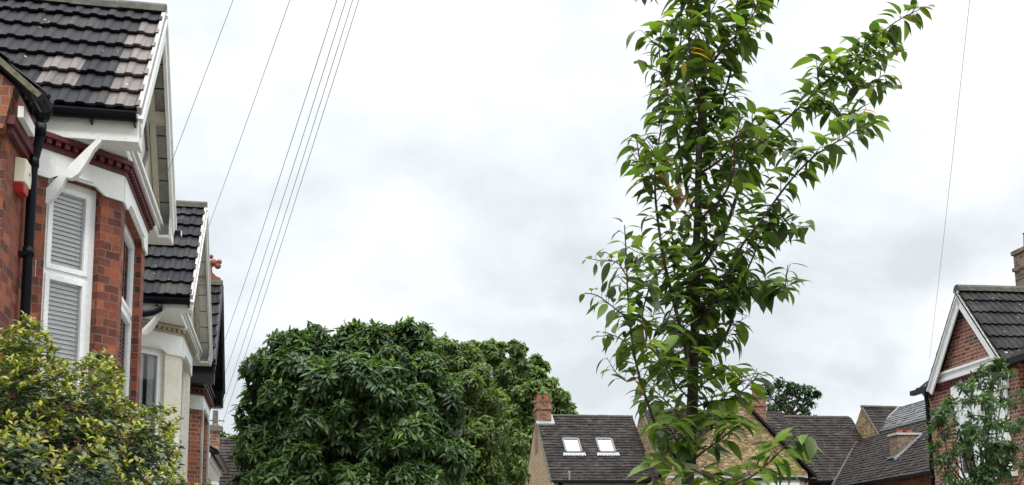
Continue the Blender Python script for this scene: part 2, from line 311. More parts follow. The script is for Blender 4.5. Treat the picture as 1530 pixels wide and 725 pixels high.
def tile_roof(name, P0, U, V, width, length, gauge, mats, parent, roll=0.15, rh=0.022, step=0.034, patch=None, clip=None, thick=0.05, jitter=0.004):
    """interlocking tiles course by course: P0 lower corner, U along the eaves, V up the slope"""
    U = U.normalized(); V = V.normalized(); n = U.cross(V).normalized()
    if n.z < 0: n = -n
    mb = MB(); rows = max(1, int(math.ceil(length / gauge))); 
    if roll:
        prof = [(0, 0), (0.30, 0), (0.42, 1), (0.72, 1), (0.86, 0)]
        us = []; k = 0
        while k * roll < width:
            for a, b in prof:
                if (k + a) * roll < width: us.append(((k + a) * roll, b * rh))
            k += 1
        us.append((width, us[-1][1]))
    else:
        us = [(i * 0.3, 0.0) for i in range(int(width / 0.3) + 1)] + [(width, 0.0)]
    rr = random.Random(len(name) + int(width * 100))
    for j in range(rows):
        v0 = j * gauge - (0.0 if j else 0.0); v1 = min(length, (j + 1) * gauge + 0.03)
        lift = {}
        for i in range(len(us) - 1):
            (ua, ha), (ub, hb) = us[i], us[i + 1]
            if ub - ua < 1e-4: continue
            ti = int((ua + 1e-5) / 0.3)
            if ti not in lift: lift[ti] = (rr.uniform(-jitter, jitter), rr.uniform(-jitter, jitter) * 1.2)
            dl, dv = lift[ti]; a0 = P0 + U * ua + V * (v0 + dv) ; b0 = P0 + U * ub + V * (v0 + dv)
            a1 = P0 + U * ua + V * v1; b1 = P0 + U * ub + V * v1
            lo = step + dl; mi = 1 if (patch and patch(ti, j, ua)) else 0
            e = 1e-3; uva = [(ua + e, j * gauge + e), (ub - e, j * gauge + e), (ub - e, j * gauge + gauge * .9), (ua + e, j * gauge + gauge * .9)]
            mb.face([a0 + n * (lo + ha), b0 + n * (lo + hb), b1 + n * (0.004 + hb), a1 + n * (0.004 + ha)], uva, mi)
            mb.face([a0 + n * (lo + ha - 0.022), b0 + n * (lo + hb - 0.022), b0 + n * (lo + hb), a0 + n * (lo + ha)], uva, mi)
    # underlay / body of the roof slope
    A, B, C_, D = P0, P0 + U * width, P0 + U * width + V * length, P0 + V * length
    mb.hexa([A - n * thick, B - n * thick, C_ - n * thick, D - n * thick, A - n * .002, B - n * .002, C_ - n * .002, D - n * .002], 0)
    return mb.build(name, mats, parent, clip=clip)
def ridge_caps(name, a, b, r, parent, mat='ridge', seg=0.42):
    mb = MB(); a, b = Vector(a), Vector(b); d = (b - a); n = max(1, int(d.length / seg)); d.normalize(); side = d.cross(Vector((0, 0, 1))).normalized(); up = side.cross(d)
    st = (b - a).length / n
    for i in range(n):
        p = a + d * (st * i); q = a + d * (st * (i + 1) + 0.015); k0, k1 = r, r * 1.0
        dz = up * (0.004 * (i % 2) + random.uniform(-.003, .004))
        arc = [(-1.15, -0.75), (-0.85, 0.1), (-0.35, 0.55), (0.35, 0.55), (0.85, 0.1), (1.15, -0.75)]
        P = [p + side * x * r + up * y * r + dz for x, y in arc]
        mb.prism(P, (q - p))
    return mb.build(name, mat, parent)

# ------------------------------------------------------------------ ground, road, pavement
def struct(name, mb, mat): o = mb.build(name, mat); o['kind'] = 'structure'; return o
g = MB(); g.face([(-900, -900, -0.12), (900, -900, -0.12), (900, 900, -0.12), (-900, 900, -0.12)]); struct('ground', g, 'soil')
g = MB(); g.box(FB, -30, 44, 2.4, 8.6, -0.2, -0.10); g.box(FB, 38, 44, -60, 60, -0.2, -0.104); struct('road', g, 'asphalt')
g = MB(); g.box(FB, -30, 38, -0.9, 2.25, -0.2, 0.0); g.box(FB, -30, 38, 8.75, 10.6, -0.2, 0.0); struct('pavement', g, 'paving')
g = MB(); g.box(FB, -30, 38, 2.25, 2.4, -0.2, 0.01); g.box(FB, -30, 38, 8.6, 8.75, -0.2, 0.01); struct('kerb', g, 'stone')
g = MB()
for k in range(12): g.box(FB, -20 + k * 5, -18 + k * 5, 5.45, 5.55, -0.1, -0.095)
struct('road_marking', g, 'line')

# ------------------------------------------------------------------ windows
def lerp(a, b, k): return a + (b - a) * k
def window(parent, A, B, h0, h1, out, transom=None, kind='blind', fw=0.06, name='window', framemat='upvc', mullions=0):
    """window in the vertical plane from ground points A to B; out = outward normal"""
    A = Vector(A); B = Vector(B); A.z = B.z = 0; d = (B - A); W = d.length; d.normalize(); out = Vector(out).normalized(); Z = Vector((0, 0, 1))
    def P(u, z, o): return A + d * u + Z * z + out * o
    fr = MB()
    def rect(u0, u1, z0, z1, o0, o1): fr.hexa([P(u0, z0, o0), P(u1, z0, o0), P(u1, z0, o1), P(u0, z0, o1), P(u0, z1, o0), P(u1, z1, o0), P(u1, z1, o1), P(u0, z1, o1)])
    rect(0, fw, h0, h1, -0.05, 0.0); rect(W - fw, W, h0, h1, -0.05, 0.0); rect(fw, W - fw, h1 - fw, h1, -0.05, 0.0); rect(fw, W - fw, h0, h0 + fw, -0.05, 0.0)
    panes = [(fw, W - fw, h0 + fw, h1 - fw)]
    if transom:
        rect(fw, W - fw, transom - fw / 2, transom + fw / 2, -0.05, 0.0)
        panes = [(fw, W - fw, h0 + fw, transom - fw / 2), (fw, W - fw, transom + fw / 2, h1 - fw)]
    for k in range(mullions):
        u = W * (k + 1) / (mullions + 1); rect(u - fw / 2, u + fw / 2, h0 + fw, h1 - fw, -0.05, 0.001)
    sf = fw * 0.40
    for (u0, u1, z0, z1) in panes:          # opening sash, set a little proud
        rect(u0 - .012, u0 + sf, z0 - .012, z1 + .012, -0.04, 0.012); rect(u1 - sf, u1 + .012, z0 - .012, z1 + .012, -0.04, 0.012)
        rect(u0 + sf, u1 - sf, z1 - sf, z1 + .012, -0.04, 0.012); rect(u0 + sf, u1 - sf, z0 - .012, z0 + sf, -0.04, 0.012)
    wo_ = fr.build(name, framemat, parent)
    for (u0, u1, z0, z1) in panes:
        g = MB(); g.face([P(u0, z0, -0.012), P(u1, z0, -0.012), P(u1, z1, -0.012), P(u0, z1, -0.012)]); g.build('pane', 'glass', wo_)
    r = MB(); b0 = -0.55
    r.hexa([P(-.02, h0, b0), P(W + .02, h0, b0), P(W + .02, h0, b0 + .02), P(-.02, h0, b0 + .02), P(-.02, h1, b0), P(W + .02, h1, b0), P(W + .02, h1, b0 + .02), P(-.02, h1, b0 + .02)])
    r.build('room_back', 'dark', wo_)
    if kind == 'blind':
        b = MB(); z = h0 + fw; pitch = 0.037
        while z < h1 - fw:
            b.hexa([P(fw + .01, z, -0.034), P(W - fw - .01, z, -0.034), P(W - fw - .01, z + .035, -0.054), P(fw + .01, z + .035, -0.054),
                    P(fw + .01, z + .002, -0.036), P(W - fw - .01, z + .002, -0.036), P(W - fw - .01, z + .037, -0.056), P(fw + .01, z + .037, -0.056)])
            z += pitch
        for u in (W * .25, W * .75):
            b.hexa([P(u, h0 + fw, -.04), P(u + .003, h0 + fw, -.04), P(u + .003, h0 + fw, -.037), P(u, h0 + fw, -.037), P(u, h1 - fw, -.04), P(u + .003, h1 - fw, -.04), P(u + .003, h1 - fw, -.037), P(u, h1 - fw, -.037)])
        b.build('venetian_blind', 'blind', wo_)
    if kind in ('curtain',):
        for (ua, ub) in ((fw, W * .50), (W * .66, W - fw)):
            b = MB(); n = 14; pts = []
            for i in range(n + 1):
                u = lerp(ua, ub, i / n); pts.append((u, -0.08 + 0.02 * math.sin(i * 1.9)))
            for i in range(n):
                b.face([P(pts[i][0], h0, pts[i][1]), P(pts[i + 1][0], h0, pts[i + 1][1]), P(pts[i + 1][0], h1, pts[i + 1][1]), P(pts[i][0], h1, pts[i][1])])
            b.build('curtain', 'curtain', wo_, smooth=True)
    return wo_

# ------------------------------------------------------------------ houses of the left-hand terrace
def left_house(cfg):
    F = FL; L = F.L; c = cfg; r = thing(c['name'], L(c['s0'] + 3, -4, 0), c['label'], 'house')
    sc_, ha, he, tv = c['sc'], c['apex'], c['eave'], c['tv']   # ridge position, apex height, lower tile edge height, verge
    hw = c['hw']; tb = c['tb']; tm = c['tm']; sa, sb = c['bay']; sg = c['bs']; zt = c['zt']  # bay: front from sa to sb at tb; wall at tm
    D1, D2 = F.D1, F.D2; wallmat = c['wall']
    # --- body wall (street front, flanks)
    b = MB(); b.box(F, c['s0'], c['s1'], -8.0, tm, 0, he - 0.22); b.build('wall', c.get('flank', wallmat), r)
    # --- bay piers and panels, with real openings
    P = [(sa - sg, tm), (sa, tb), (sb, tb), (sb + sg, tm)]
    wh0, wh1 = c['win']; outs = []
    b = MB(); fr = MB()
    for i in range(3):
        (s0, t0), (s1, t1) = P[i], P[i + 1]; A, B = L(s0, t0, 0), L(s1, t1, 0); d = (B - A); W = d.length; d.normalize(); out = Vector((-d.y, d.x, 0)); 
        if out.dot(D2) < 0: out = -out
        outs.append(out); pl, pr = c['piers'][i]
        def wallbit(u0, u1, z0, z1, th=0.20, mb=b):
            a0 = A + d * u0; a1 = A + d * u1; Z = Vector((0, 0, 1))
            mb.hexa([a0 - out * th + Z * z0, a1 - out * th + Z * z0, a1 + Z * z0, a0 + Z * z0, a0 - out * th + Z * z1, a1 - out * th + Z * z1, a1 + Z * z1, a0 + Z * z1])
        wallbit(0.0, pl, 0, zt); wallbit(W - pr, W, 0, zt); wallbit(pl, W - pr, 0.0, 0.8); wallbit(pl, W - pr, 2.5, wh0); wallbit(pl, W - pr, wh1 + .001, zt)
        for (z0, z1, tr, kd) in ((wh0, wh1, c['tr'], c['kind']), (0.8, 2.5, 2.0, 'curtain')):
            window(r, A + d * pl - out * 0.07, A + d * (W - pr) - out * 0.07, z0, z1, out, tr, kd, c.get('fw', 0.06))
        # frieze board with a shallow shaped head over the opening
        z0, z1 = c['frieze']; g0 = A - d * 0.01 + out * .004; g1 = B + d * 0.01 + out * .004; Z = Vector((0, 0, 1)); k = W * .5
        a, bb = pl - .02, W - pr + .02
        if i == 0: a += .02
        lo = z0; up = z0 + .055
        poly = [(0.0, z1), (0.0, lo), (a, lo), (a + .09, up), (bb - .09, up), (bb, lo), (W, lo), (W, z1)]
        fr.prism([A + d * u + Z * z + out * .003 for u, z in poly], out * .022)
        qa_ = a + (bb - a) * .42 if i == 0 else a + .12
        for (q0, q1, zz0, zz1) in ((qa_, bb - .12, up + .018, up + .030),):
            fr.hexa([A + d * q0 + Z * zz0 + out * .02, A + d * q1 + Z * zz0 + out * .02, A + d * q1 + Z * zz0 + out * .04, A + d * q0 + Z * zz0 + out * .04,
                     A + d * q0 + Z * zz1 + out * .02, A + d * q1 + Z * zz1 + out * .02, A + d * q1 + Z * zz1 + out * .032, A + d * q0 + Z * zz1 + out * .032])
    b.build('bay_wall', wallmat, r); fr.build('frieze', 'white', r)
    # --- dentil cornice round the bay
    z0, z1 = c['cornice']; cm = MB(); core = MB()
    def offP(o):
        q = []
        for i, (s, t) in enumerate(P):
            p = L(s, t, 0)
            if i == 0: p = p + outs[0] * o
            elif i == 3: p = p + outs[2] * o
            else:
                n = (outs[i - 1] + outs[i]).normalized(); p = p + n * (o / n.dot(outs[i]))
            q.append(p)
        return q
    Z = Vector((0, 0, 1))
    for (o, a, b_) in ((0.035, z0, lerp(z0, z1, .35)), (0.085, lerp(z0, z1, .68), z1)):
        q = offP(o); inn = offP(-.1)
        for i in range(3): cm.hexa([inn[i] + Z * a, inn[i + 1] + Z * a, q[i + 1] + Z * a, q[i] + Z * a, inn[i] + Z * b_, inn[i + 1] + Z * b_, q[i + 1] + Z * b_, q[i] + Z * b_])
    q = offP(0.02); q2 = offP(0.07); inn = offP(-.1); a, b_ = lerp(z0, z1, .35), lerp(z0, z1, .68)
    for i in range(3):
        cm.hexa([inn[i] + Z * a, inn[i + 1] + Z * a, q[i + 1] + Z * a, q[i] + Z * a, inn[i] + Z * b_, inn[i + 1] + Z * b_, q[i + 1] + Z * b_, q[i] + Z * b_])
        n = int((q2[i + 1] - q2[i]).length / 0.078)
        for k in range(n):
            e0 = lerp(q2[i], q2[i + 1], (k + .2) / n); e1 = lerp(q2[i], q2[i + 1], (k + .75) / n); o = outs[i] * -.08
            cm.hexa([e0 + o + Z * a, e1 + o + Z * a, e1 + Z * a, e0 + Z * a, e0 + o + Z * b_, e1 + o + Z * b_, e1 + Z * b_, e0 + Z * b_])
    cm.build('cornice', c['cmat'], r)
    # --- soffit and eaves boxes
    trim = c['trim']; s_n, s_f = sc_ - hw, sc_ + hw; hs = z1 + .012
    b = MB(); b.box(F, s_n + .03, s_f - .03, tm - .1, tb + .05, hs, hs + .03)
    b.box(F, s_n + .03, s_n + .24, tb + .05, tv - .001, hs, hs + .03); b.box(F, s_f - .24, s_f - .03, tb + .05, tv - .001, hs, hs + .03); b.build('soffit', trim, r)
    for (fa, fb, fc, fd) in ((s_n, s_n + .03, s_n + .03, s_n + .24), (s_f - .03, s_f, s_f - .24, s_f - .03)):
        b = MB(); b.box(F, fa, fb, tm - 1.0, tv + .0, hs - .01, he - .02); b.box(F, fc, fd, tv - .025, tv - .002, hs - .012, he + .05); b.build('fascia', trim, r)
    # --- gable panel (recessed), diamond timbers, moulding
    k = (ha - he) / hw; tg = tb - .01; und = 0.10
    b = MB(); hb = hs + .03
    def slope_h(s): return ha - abs(s - sc_) * k - und
    s_a = sc_ - (ha - und - hb) / k; s_b = sc_ + (ha - und - hb) / k
    s_a = max(s_a, s_n + .05); s_b = min(s_b, s_f - .05); b.prism([L(s_a, tg, hb), L(s_b, tg, hb), L(s_b, tg, slope_h(s_b)), L(sc_, tg, ha - und), L(s_a, tg, slope_h(s_a))], D2 * -.08); b.build('gable_panel', c['gmat'], r)
    if c.get('diamond'):
        b = MB(); cz = hb + .62; w_ = .50; hh = .46; pts = [(sc_ - w_, cz), (sc_, cz - hh), (sc_ + w_, cz), (sc_, cz + hh)]
        for i in range(4):
            p, q_ = pts[i], pts[(i + 1) % 4]; A = L(p[0], tg + .012, p[1]); B = L(q_[0], tg + .012, q_[1]); d = (B - A).normalized(); b.bar(A, B, d.cross(D2) * .03, D2 * .012)
        b.build('gable_timber', 'greytim', r)
    b = MB()
    for (o0, o1, z0_, z1_) in ((0, .03, 0, .16), (.03, .055, .01, .05), (.03, .07, .07, .10), (.03, .095, .12, .16)):
        b.box(F, s_a + .12, s_b - .12, tg + o0, tg + o1 + .01, hb - .02 + z0_, hb - .02 + z1_)
    b.build('moulding', c.get('mmat', 'white'), r)
    # --- roof slopes
    V1 = L(sc_, 0, ha) - L(s_n, 0, he); V2 = L(sc_, 0, ha) - L(s_f, 0, he); ln = V1.length; tback = c.get('tback', -4.6)
    wd = tv - tback; gd = ln / c['rows']
    tile_roof('roof_slope', L(s_n, tback, he), D2, V1, wd, ln, gd, c['rmats'], r, patch=c.get('patch'), rh=0.014, step=0.044, thick=.03)
    tile_roof('roof_slope', L(s_f, tback, he), D2, V2, wd, ln, gd, [c['rmats'][0]], r, thick=.03)
    ridge_caps('ridge_tiles', L(sc_, tback, ha + .03), L(sc_, tv, ha + .03), .085, r)
    # --- boarded verge soffit, purlin ends, bargeboards, cement verge
    for sgn, s_e in ((-1, s_n), (1, s_f)):
        Vv = (L(sc_, 0, ha) - L(s_e, 0, he)).normalized(); n = Vv.cross(D2).normalized(); n = n if n.z > 0 else -n
        e0 = L(s_e, 0, he) - n * .036; e1 = L(sc_, 0, ha) - n * .036
        b = MB(); nb = 9
        for i in range(nb):
            p0 = lerp(e0, e1, (i + .03) / nb) + D2 * (tg + .0); p1 = lerp(e0, e1, (i + .97) / nb) + D2 * (tg + .0); wv = D2 * (tv - tg - .035)
            b.hexa([p0 - n * .02, p0 - n * .02 + wv, p1 - n * .02 + wv, p1 - n * .02, p0, p0 + wv, p1 + wv, p1])
        b.build('verge_soffit', c.get('smat', 'soffit'), r)
        b = MB(); b.bar(e0 + D2 * (tg + .035) - n * .045 + Vv * .12, e1 + D2 * (tg + .035) - n * .045, D2 * .03, n * .03); b.build('rake_board', c.get('rbmat', 'creamwall'), r)
        b = MB(); c0 = L(s_e, tv, he) - n * .03 - Vv * .06; c1 = L(sc_, tv, ha) - n * .03
        bw = .17; tmid = D2 * -.018
        # board with mitred ends
        q0 = c0 + tmid; q1 = c1 + tmid; dn = -n * bw
        topz = c1 + tmid; botz = Vector((c1.x, c1.y, c1.z)) + tmid - Vector((0, 0, bw / n.dot(Vector((0, 0, 1)))))
        b.prism([q0, topz, botz, q0 + dn], D2 * .03)
        b.bar(c0 - n * .02 + D2 * .018, c1 - n * .02 + D2 * .018, n * .022, D2 * .012)
        b.build('bargeboard', c.get('bmat', trim), r)
        b = MB(); b.bar(c0 + n * .045 + Vv * .05 - D2 * .0, c1 + n * .045 - D2 * .0, n * .028, D2 * .018); b.build('verge_cement', c.get('vmat', 'soffit'), r)
        if c.get('purlin', True) and sgn > 0:
            b = MB(); sp = sc_ + sgn * hw * .42; hp = ha - k * hw * .42 - und; b.box(F, sp - .06, sp + .06, tg, tv - .03, hp - .09, hp + .01); b.build('purlin_end', 'creamwall', r)
    # --- gutter over the near fascia, half round with end cap
    b = MB(); gh = he - .095; gs = s_n - .058
    for i in range(8):
        a0 = PI + PI * i / 8; a1 = PI + PI * (i + 1) / 8
        def gp(a, t, rr_): return L(gs + math.cos(a) * rr_, t, gh + .05 + math.sin(a) * rr_ * 1.15)
        t0 = c.get('gut0', tm - .1); t1 = tv - .01
        b.face([gp(a0, t0, .058), gp(a1, t0, .058), gp(a1, t1, .058), gp(a0, t1, .058)]); b.face([gp(a1, t0, .05), gp(a0, t0, .05), gp(a0, t1, .05), gp(a1, t1, .05)])
    b.face([L(gs + math.cos(PI + PI * i / 8) * .06, t1, gh + .05 + math.sin(PI + PI * i / 8) * .067) for i in range(9)])
    for tt in (tv - .35, tv - .02, tv - .75): b.box(F, gs - .01, gs + .07, tt - .015, tt, gh - .045, gh + .0)
    b.box(F, gs - .062, gs - .054, t0, t1, gh + .035, gh + .052)
    b.build('gutter', 'black', r)
    # --- shaped bracket under the near end of the verge
    if c.get('bracket', True):
        b = MB(); sbk = s_n + .0; t0, h0_ = tm + .01, hs - .62; t1, h1_ = tm + (tb - tm) * .80, hs - .02
        n = 16; top = []; bot = []
        CP = [(0, .05), (.08, .085), (.22, .115), (.36, .10), (.45, .065), (.485, .055), (.50, .105), (.60, .125), (.74, .095), (.88, .055), (1, .05)]
        n = 24
        for i in range(n + 1):
            q = i / n; tt = lerp(t0, t1, q); hh_ = lerp(h0_, h1_, q ** 0.93)
            th_ = next(lerp(a1, b1, (q - a0) / (b0 - a0)) for (a0, a1), (b0, b1) in zip(CP[:-1], CP[1:]) if q <= b0) * .74
            top.append((tt, hh_ + .035)); bot.append((tt + th_ * .55, hh_ + .035 - th_))
        poly = [L(sbk, a, z) for a, z in top] + [L(sbk, a, z) for a, z in bot[::-1]]
        for i in range(n):
            A, B, C_, D = L(sbk, *top[i]), L(sbk, *top[i + 1]), L(sbk, *bot[i + 1]), L(sbk, *bot[i]); e = D1 * .07
            b.hexa([A, B, B + e, A + e, D, C_, C_ + e, D + e])
        b.box(F, sbk - .06, sbk + .05, tm - .0, tm + .05, hs - 1.15, hs - .02); b.box(F, sbk - .04, sbk + .04, tm + .05, tm + .075, hs - 1.17, hs - 1.04)
        b.build('bracket', 'white', r)
    return r

def patch1(ti, j, ua):
    w_ = 3.39
    if j <= 5 and ua > w_ - .28 + (.1 if j == 5 else 0): return True
    if j in (1, 2) and w_ - .86 < ua < w_ - .56: return True
    return False
H1 = left_house(dict(name='brick_house', label='red brick house with dark red cornice and white bargeboards, nearest on the left', s0=8.15, s1=13.3, sc=10.42, apex=6.93, eave=5.31, hw=1.46, tv=-1.21,
    tb=-1.39, tm=-2.0, bay=(9.45, 11.05), bs=.60, zt=5.04, win=(2.95, 4.752), tr=3.98, kind='blind', piers=[(.17, .20), (.22, .24), (.2, .2)], frieze=(4.70, 4.925), cornice=(4.925, 5.05),
    wall='brick_red', flank='brick_red', cmat='red_paint', trim='white', gmat='creamwall', diamond=True, rows=7, rmats=['tile_black', 'tile_brown'], patch=patch1, fw=.07))
H2 = left_house(dict(name='rendered_house', label='cream rendered gabled house between the red and the orange brick houses', s0=13.3, s1=18.3, sc=16.28, apex=6.93, eave=5.08, hw=1.98, tv=-1.21,
    tb=-1.42, tm=-2.05, bay=(15.45, 17.0), bs=.6, zt=4.90, win=(2.9, 4.572), tr=3.55, kind='curtain', piers=[(.12, .26), (.2, .22), (.2, .2)], frieze=(4.52, 4.80), cornice=(4.80, 4.91),
    wall='cream', cmat='beige_cornice', trim='white', gmat='creamwall', diamond=True, rows=8, rmats=['tile_black', 'tile_black'], fw=.055, smat='white'))
H3 = left_house(dict(name='brick_house', label='orange brick house with black bargeboards and a terracotta finial, third along on the left', s0=18.3, s1=23.2, sc=20.3, apex=6.80, eave=5.10, hw=1.5, tv=-1.19,
    tb=-1.42, tm=-2.05, bay=(19.4, 21.2), bs=.5, zt=4.72, win=(2.6, 4.402), tr=3.6, kind='curtain', piers=[(.14, .24), (.2, .3), (.2, .2)], frieze=(4.35, 4.60), cornice=(4.60, 4.73),
    wall='brick_orange', cmat='brown_red', trim='blackwood', bmat='blackwood', gmat='creamwall', rbmat='blackwood', smat='blackwood', vmat='blackwood', mmat='blackwood', rows=7, rmats=['tile_black', 'tile_black'], bracket=False, purlin=False))
L = FL.L
# extra parts of the nearest house: main roof verge, corbel, fascia, pipes
def main_roof(r, s0, s1, he, cap=True):
    k = math.tan(math.radians(41)); t0 = -1.74; t1 = -5.2; V = L(0, t1, he + (t0 - t1) * k) - L(0, t0, he)
    sx = s0 + (.22 if cap else 0)
    if cap: tile_roof('main_roof', L(s0, t0, he), FL.D1, V, .22, V.length, .34, ['tile_black'], r)
    tile_roof('main_roof', L(sx, -2.02, he + .28 * k), FL.D1, V, s1 - sx, V.length - .37, .34, ['tile_black'], r)
    tile_roof('main_roof', L(s0, t1 * 2 - t0, he), FL.D1, L(0, t1, he + (t0 - t1) * k) - L(0, t1 * 2 - t0, he), s1 - s0, V.length, .34, ['tile_black'], r)
    ridge_caps('ridge_tiles', L(s0, t1, he + (t0 - t1) * k + .03), L(s1, t1, he + (t0 - t1) * k + .03), .1, r)
    b = MB(); b.prism([L(s0 + .05, -2.0, he - .25), L(s0 + .05, -8.0, he - .25), L(s0 + .05, t1 * 2 - t0, he - .1), L(s0 + .05, t1, he + (t0 - t1) * k - .08), L(s0 + .05, t0 - .2, he + .2 * k - .1)], FL.D1 * (s1 - s0 - .1)); b.build('roof_gable_wall', 'brick_flank', r)
    n = FL.D1.cross(V).normalized(); n = n if n.z > 0 else -n
    b = MB(); b.bar(L(s0 - .0, t0, he) + n * -.02, L(s0, t1, he + (t0 - t1) * k) + n * -.02, n * .020, FL.D1 * .018); b.build('verge_mortar', 'mortar', r)
    return k
main_roof(H1, 7.98, 13.2, 4.98)
b = MB(); b.box(FL, 8.08, 8.44, -1.92, -1.88, 4.84, 4.925); b.build('eaves_fascia', 'white', H1)
b = MB(); b.box(FL, 8.10, 8.80, -2.0, -1.955, 4.73, 4.78); b.box(FL, 8.06, 8.80, -2.0, -1.93, 4.78, 4.845)
b.build('corbel_course', 'red_paint', H1)
b = MB(); gp = at(57, 150, 8.35); D2 = FL.D2; D1 = FL.D1
def pt(x, y, t):    # point of the photograph's line of sight on the vertical plane t in the left street frame
    d = pray(x, y); A = np.array([[D1.x, -d.x], [D1.y, -d.y]]); s_, k_ = np.linalg.solve(A, np.array([CAM.x - t * D2.x, CAM.y - t * D2.y])); return FL.L(s_, t, (CAM + d * k_).z)
def ptn(F, x, y, s=None, t=None):
    d = pray(x, y)
    if t is not None: A = np.array([[F.D1.x, -d.x], [F.D1.y, -d.y]]); q = np.array([-t * F.D2.x, -t * F.D2.y]); s_, k_ = np.linalg.solve(A, q)
    else: A = np.array([[F.D2.x, -d.x], [F.D2.y, -d.y]]); q = np.array([-s * F.D1.x, -s * F.D1.y]); t_, k_ = np.linalg.solve(A, q)
    return CAM + d * float(k_)
sp = 8.70
p_top = ptn(FL, 60, 165, s=sp); p_a = ptn(FL, 61, 185, s=sp); p_b = ptn(FL, 60, 205, s=sp); p_c = ptn(FL, 51, 238, s=sp); p_d = ptn(FL, 49, 255, s=sp)
p_e = ptn(FL, 37, 480, s=sp); p_e = Vector((p_d.x, p_d.y, p_e.z)) * 1.0; p_f = Vector((p_d.x, p_d.y, 0.05))
b.tube([p_top, p_a, p_b, lerp(p_b, p_c, .5), p_c, p_d, p_f], .036, 14)
for z in (p_c.z - .03, 4.02, 2.3): b.tube([(p_d.x, p_d.y, z + .035), (p_d.x, p_d.y, z - .035)], .043, 14)
b.tube([p_a, p_b], .042, 14)
for z in (4.0, 2.3): b.box(FL, 0, 0, 0, 0, 0, 0) if False else b.bar(Vector((p_d.x, p_d.y, z)), Vector((p_d.x, p_d.y, z)) - D2 * .12, D1 * .045, Vector((0, 0, .015)))
b.build('downpipe', 'black', H1, smooth=True)
b = MB(); hp = ptn(FL, 64, 163, s=sp - .2); b.tube([hp + Vector((0, 0, .07)), hp + Vector((0, 0, .065)), hp + Vector((0, 0, -.03)), hp + Vector((0, 0, -.09))], [.072, .078, .07, .045], 18); b.build('hopper', 'black', H1, smooth=True)
# main gutter behind the hopper
gq = ptn(FL, 57, 142, s=7.97); b = MB(); b.tube([gq, gq + FL.D1 * .2], .048, 14); b.build('gutter', 'black', H1)
# second house: swan-neck pipe from its gutter to the party wall
b = MB(); b.tube([ptn(FL, 237, 456, s=14.2), ptn(FL, 238, 461, s=14.2), ptn(FL, 228, 466, s=14.15), ptn(FL, 205, 470, s=14.05)], .05, 10); b.build('downpipe', 'black', H2, smooth=True)
main_roof(H2, 13.3, 18.3, 4.95, False); main_roof(H3, 18.3, 23.2, 4.95, False)
# stone dressing of third house's bay and finial
b = MB(); b.box(FL, 19.42, 19.62, -1.45, -1.39, 0, 4.34); b.box(FL, 20.98, 21.18, -1.44, -1.39, 0, 4.34); b.build('stone_dressing', 'stone', H3)
def finial(parent, base, sc_=1.0):
    b = MB(); X = FL.D2; Z = Vector((0, 0, 1))
    prof = [(-.30, 0), (.10, 0), (.10, .05), (.03, .08), (-.03, .14), (-.04, .22), (.0, .27), (-.12, .30), (-.17, .22), (-.20, .12), (-.28, .07)]
    b.prism([base + X * x * sc_ + Z * z * sc_ - FL.D1 * .03 for x, z in prof], FL.D1 * .06)
    for x, z, r_ in ((-.02, .30, .075), (.05, .25, .06), (.07, .32, .05), (-.06, .40, .045)):
        c_ = base + X * x * sc_ + Z * z * sc_
        b.tube([c_ - FL.D1 * r_ * .9, c_ - FL.D1 * r_ * .5, c_, c_ + FL.D1 * r_ * .5, c_ + FL.D1 * r_ * .9], [r_ * .3, r_ * .85, r_, r_ * .85, r_ * .3], 10)
    return b.build('ridge_finial', 'terracotta', parent)
finial(H3, L(20.3, -1.33, 6.86), 1.15)

# fourth, lower cream house
H4 = thing('rendered_house', L(27, -4, 0), 'low cream rendered house with dark eaves, farthest along on the left', 'house')
b = MB(); b.box(FL, 23.3, 31, -8, -1.75, 0, 4.0); b.build('wall', 'cream', H4)
b = MB(); b.box(FL, 23.2, 27.6, -1.75, -1.55, 3.78, 3.90); b.box(FL, 23.2, 27.6, -1.75, -1.50, 3.92, 4.02); b.build('cornice', 'white', H4)
V = L(0, -4.6, 6.0) - L(0, -1.38, 4.02)
tile_roof('roof_slope', L(23.2, -1.38, 4.05), FL.D1, V, 4.6, V.length, .34, ['tile_black'], H4)
tile_roof('roof_slope', L(23.2, -7.8, 4.05), FL.D1, L(0, -4.6, 6.0) - L(0, -7.8, 4.05), 4.6, V.length, .34, ['tile_black'], H4)
b = MB(); b.box(FL, 23.2, 27.8, -1.42, -1.34, 3.98, 4.07); b.build('gutter', 'black', H4)
for s_ in (24.2, 25.6, 26.6): window(H4, L(s_, -1.73, 0), L(s_ + .6, -1.73, 0), 2.3, 3.55, FL.D2, None, 'curtain', .05)
cb_ = ptn(FL, 321, 650, s=31.5)
b = MB()
def stack(F, c, ws, wt, z0, z1, mb, mi=0):
    s_, t_ = c; mb.box(F, s_ - ws, s_ + ws, t_ - wt, t_ + wt, z0, z1, mi)
def inv(F, p):      # world point -> (s,t)
    A = np.array([[F.D1.x, F.D2.x], [F.D1.y, F.D2.y]]); s_, t_ = np.linalg.solve(A, np.array([p.x, p.y])); return float(s_), float(t_)
cs = inv(FL, cb_); zt_ = ptn(FL, 321, 636, s=31.5).z; zb_ = ptn(FL, 321, 660, s=31.5).z
stack(FL, cs, .14, .13, 3.6, zt_ - .13, b); stack(FL, cs, .17, .16, zt_ - .13, zt_ - .05, b); stack(FL, cs, .14, .13, zt_ - .05, zt_, b)
ch = b.build('chimney', 'brick_chimney', H4)
b = MB(); stack(FL, cs, .20, .20, zb_ + .14, zb_ + .22, b) if False else None
pc = L(cs[0], cs[1], 0); b.tube([pc + Vector((0, 0, zt_ - .02)), pc + Vector((0, 0, zt_ + .05)), pc + Vector((0, 0, zt_ + .42))], [.13, .08, .075], 12); b.build('chimney_pot', 'pot_dark', ch)
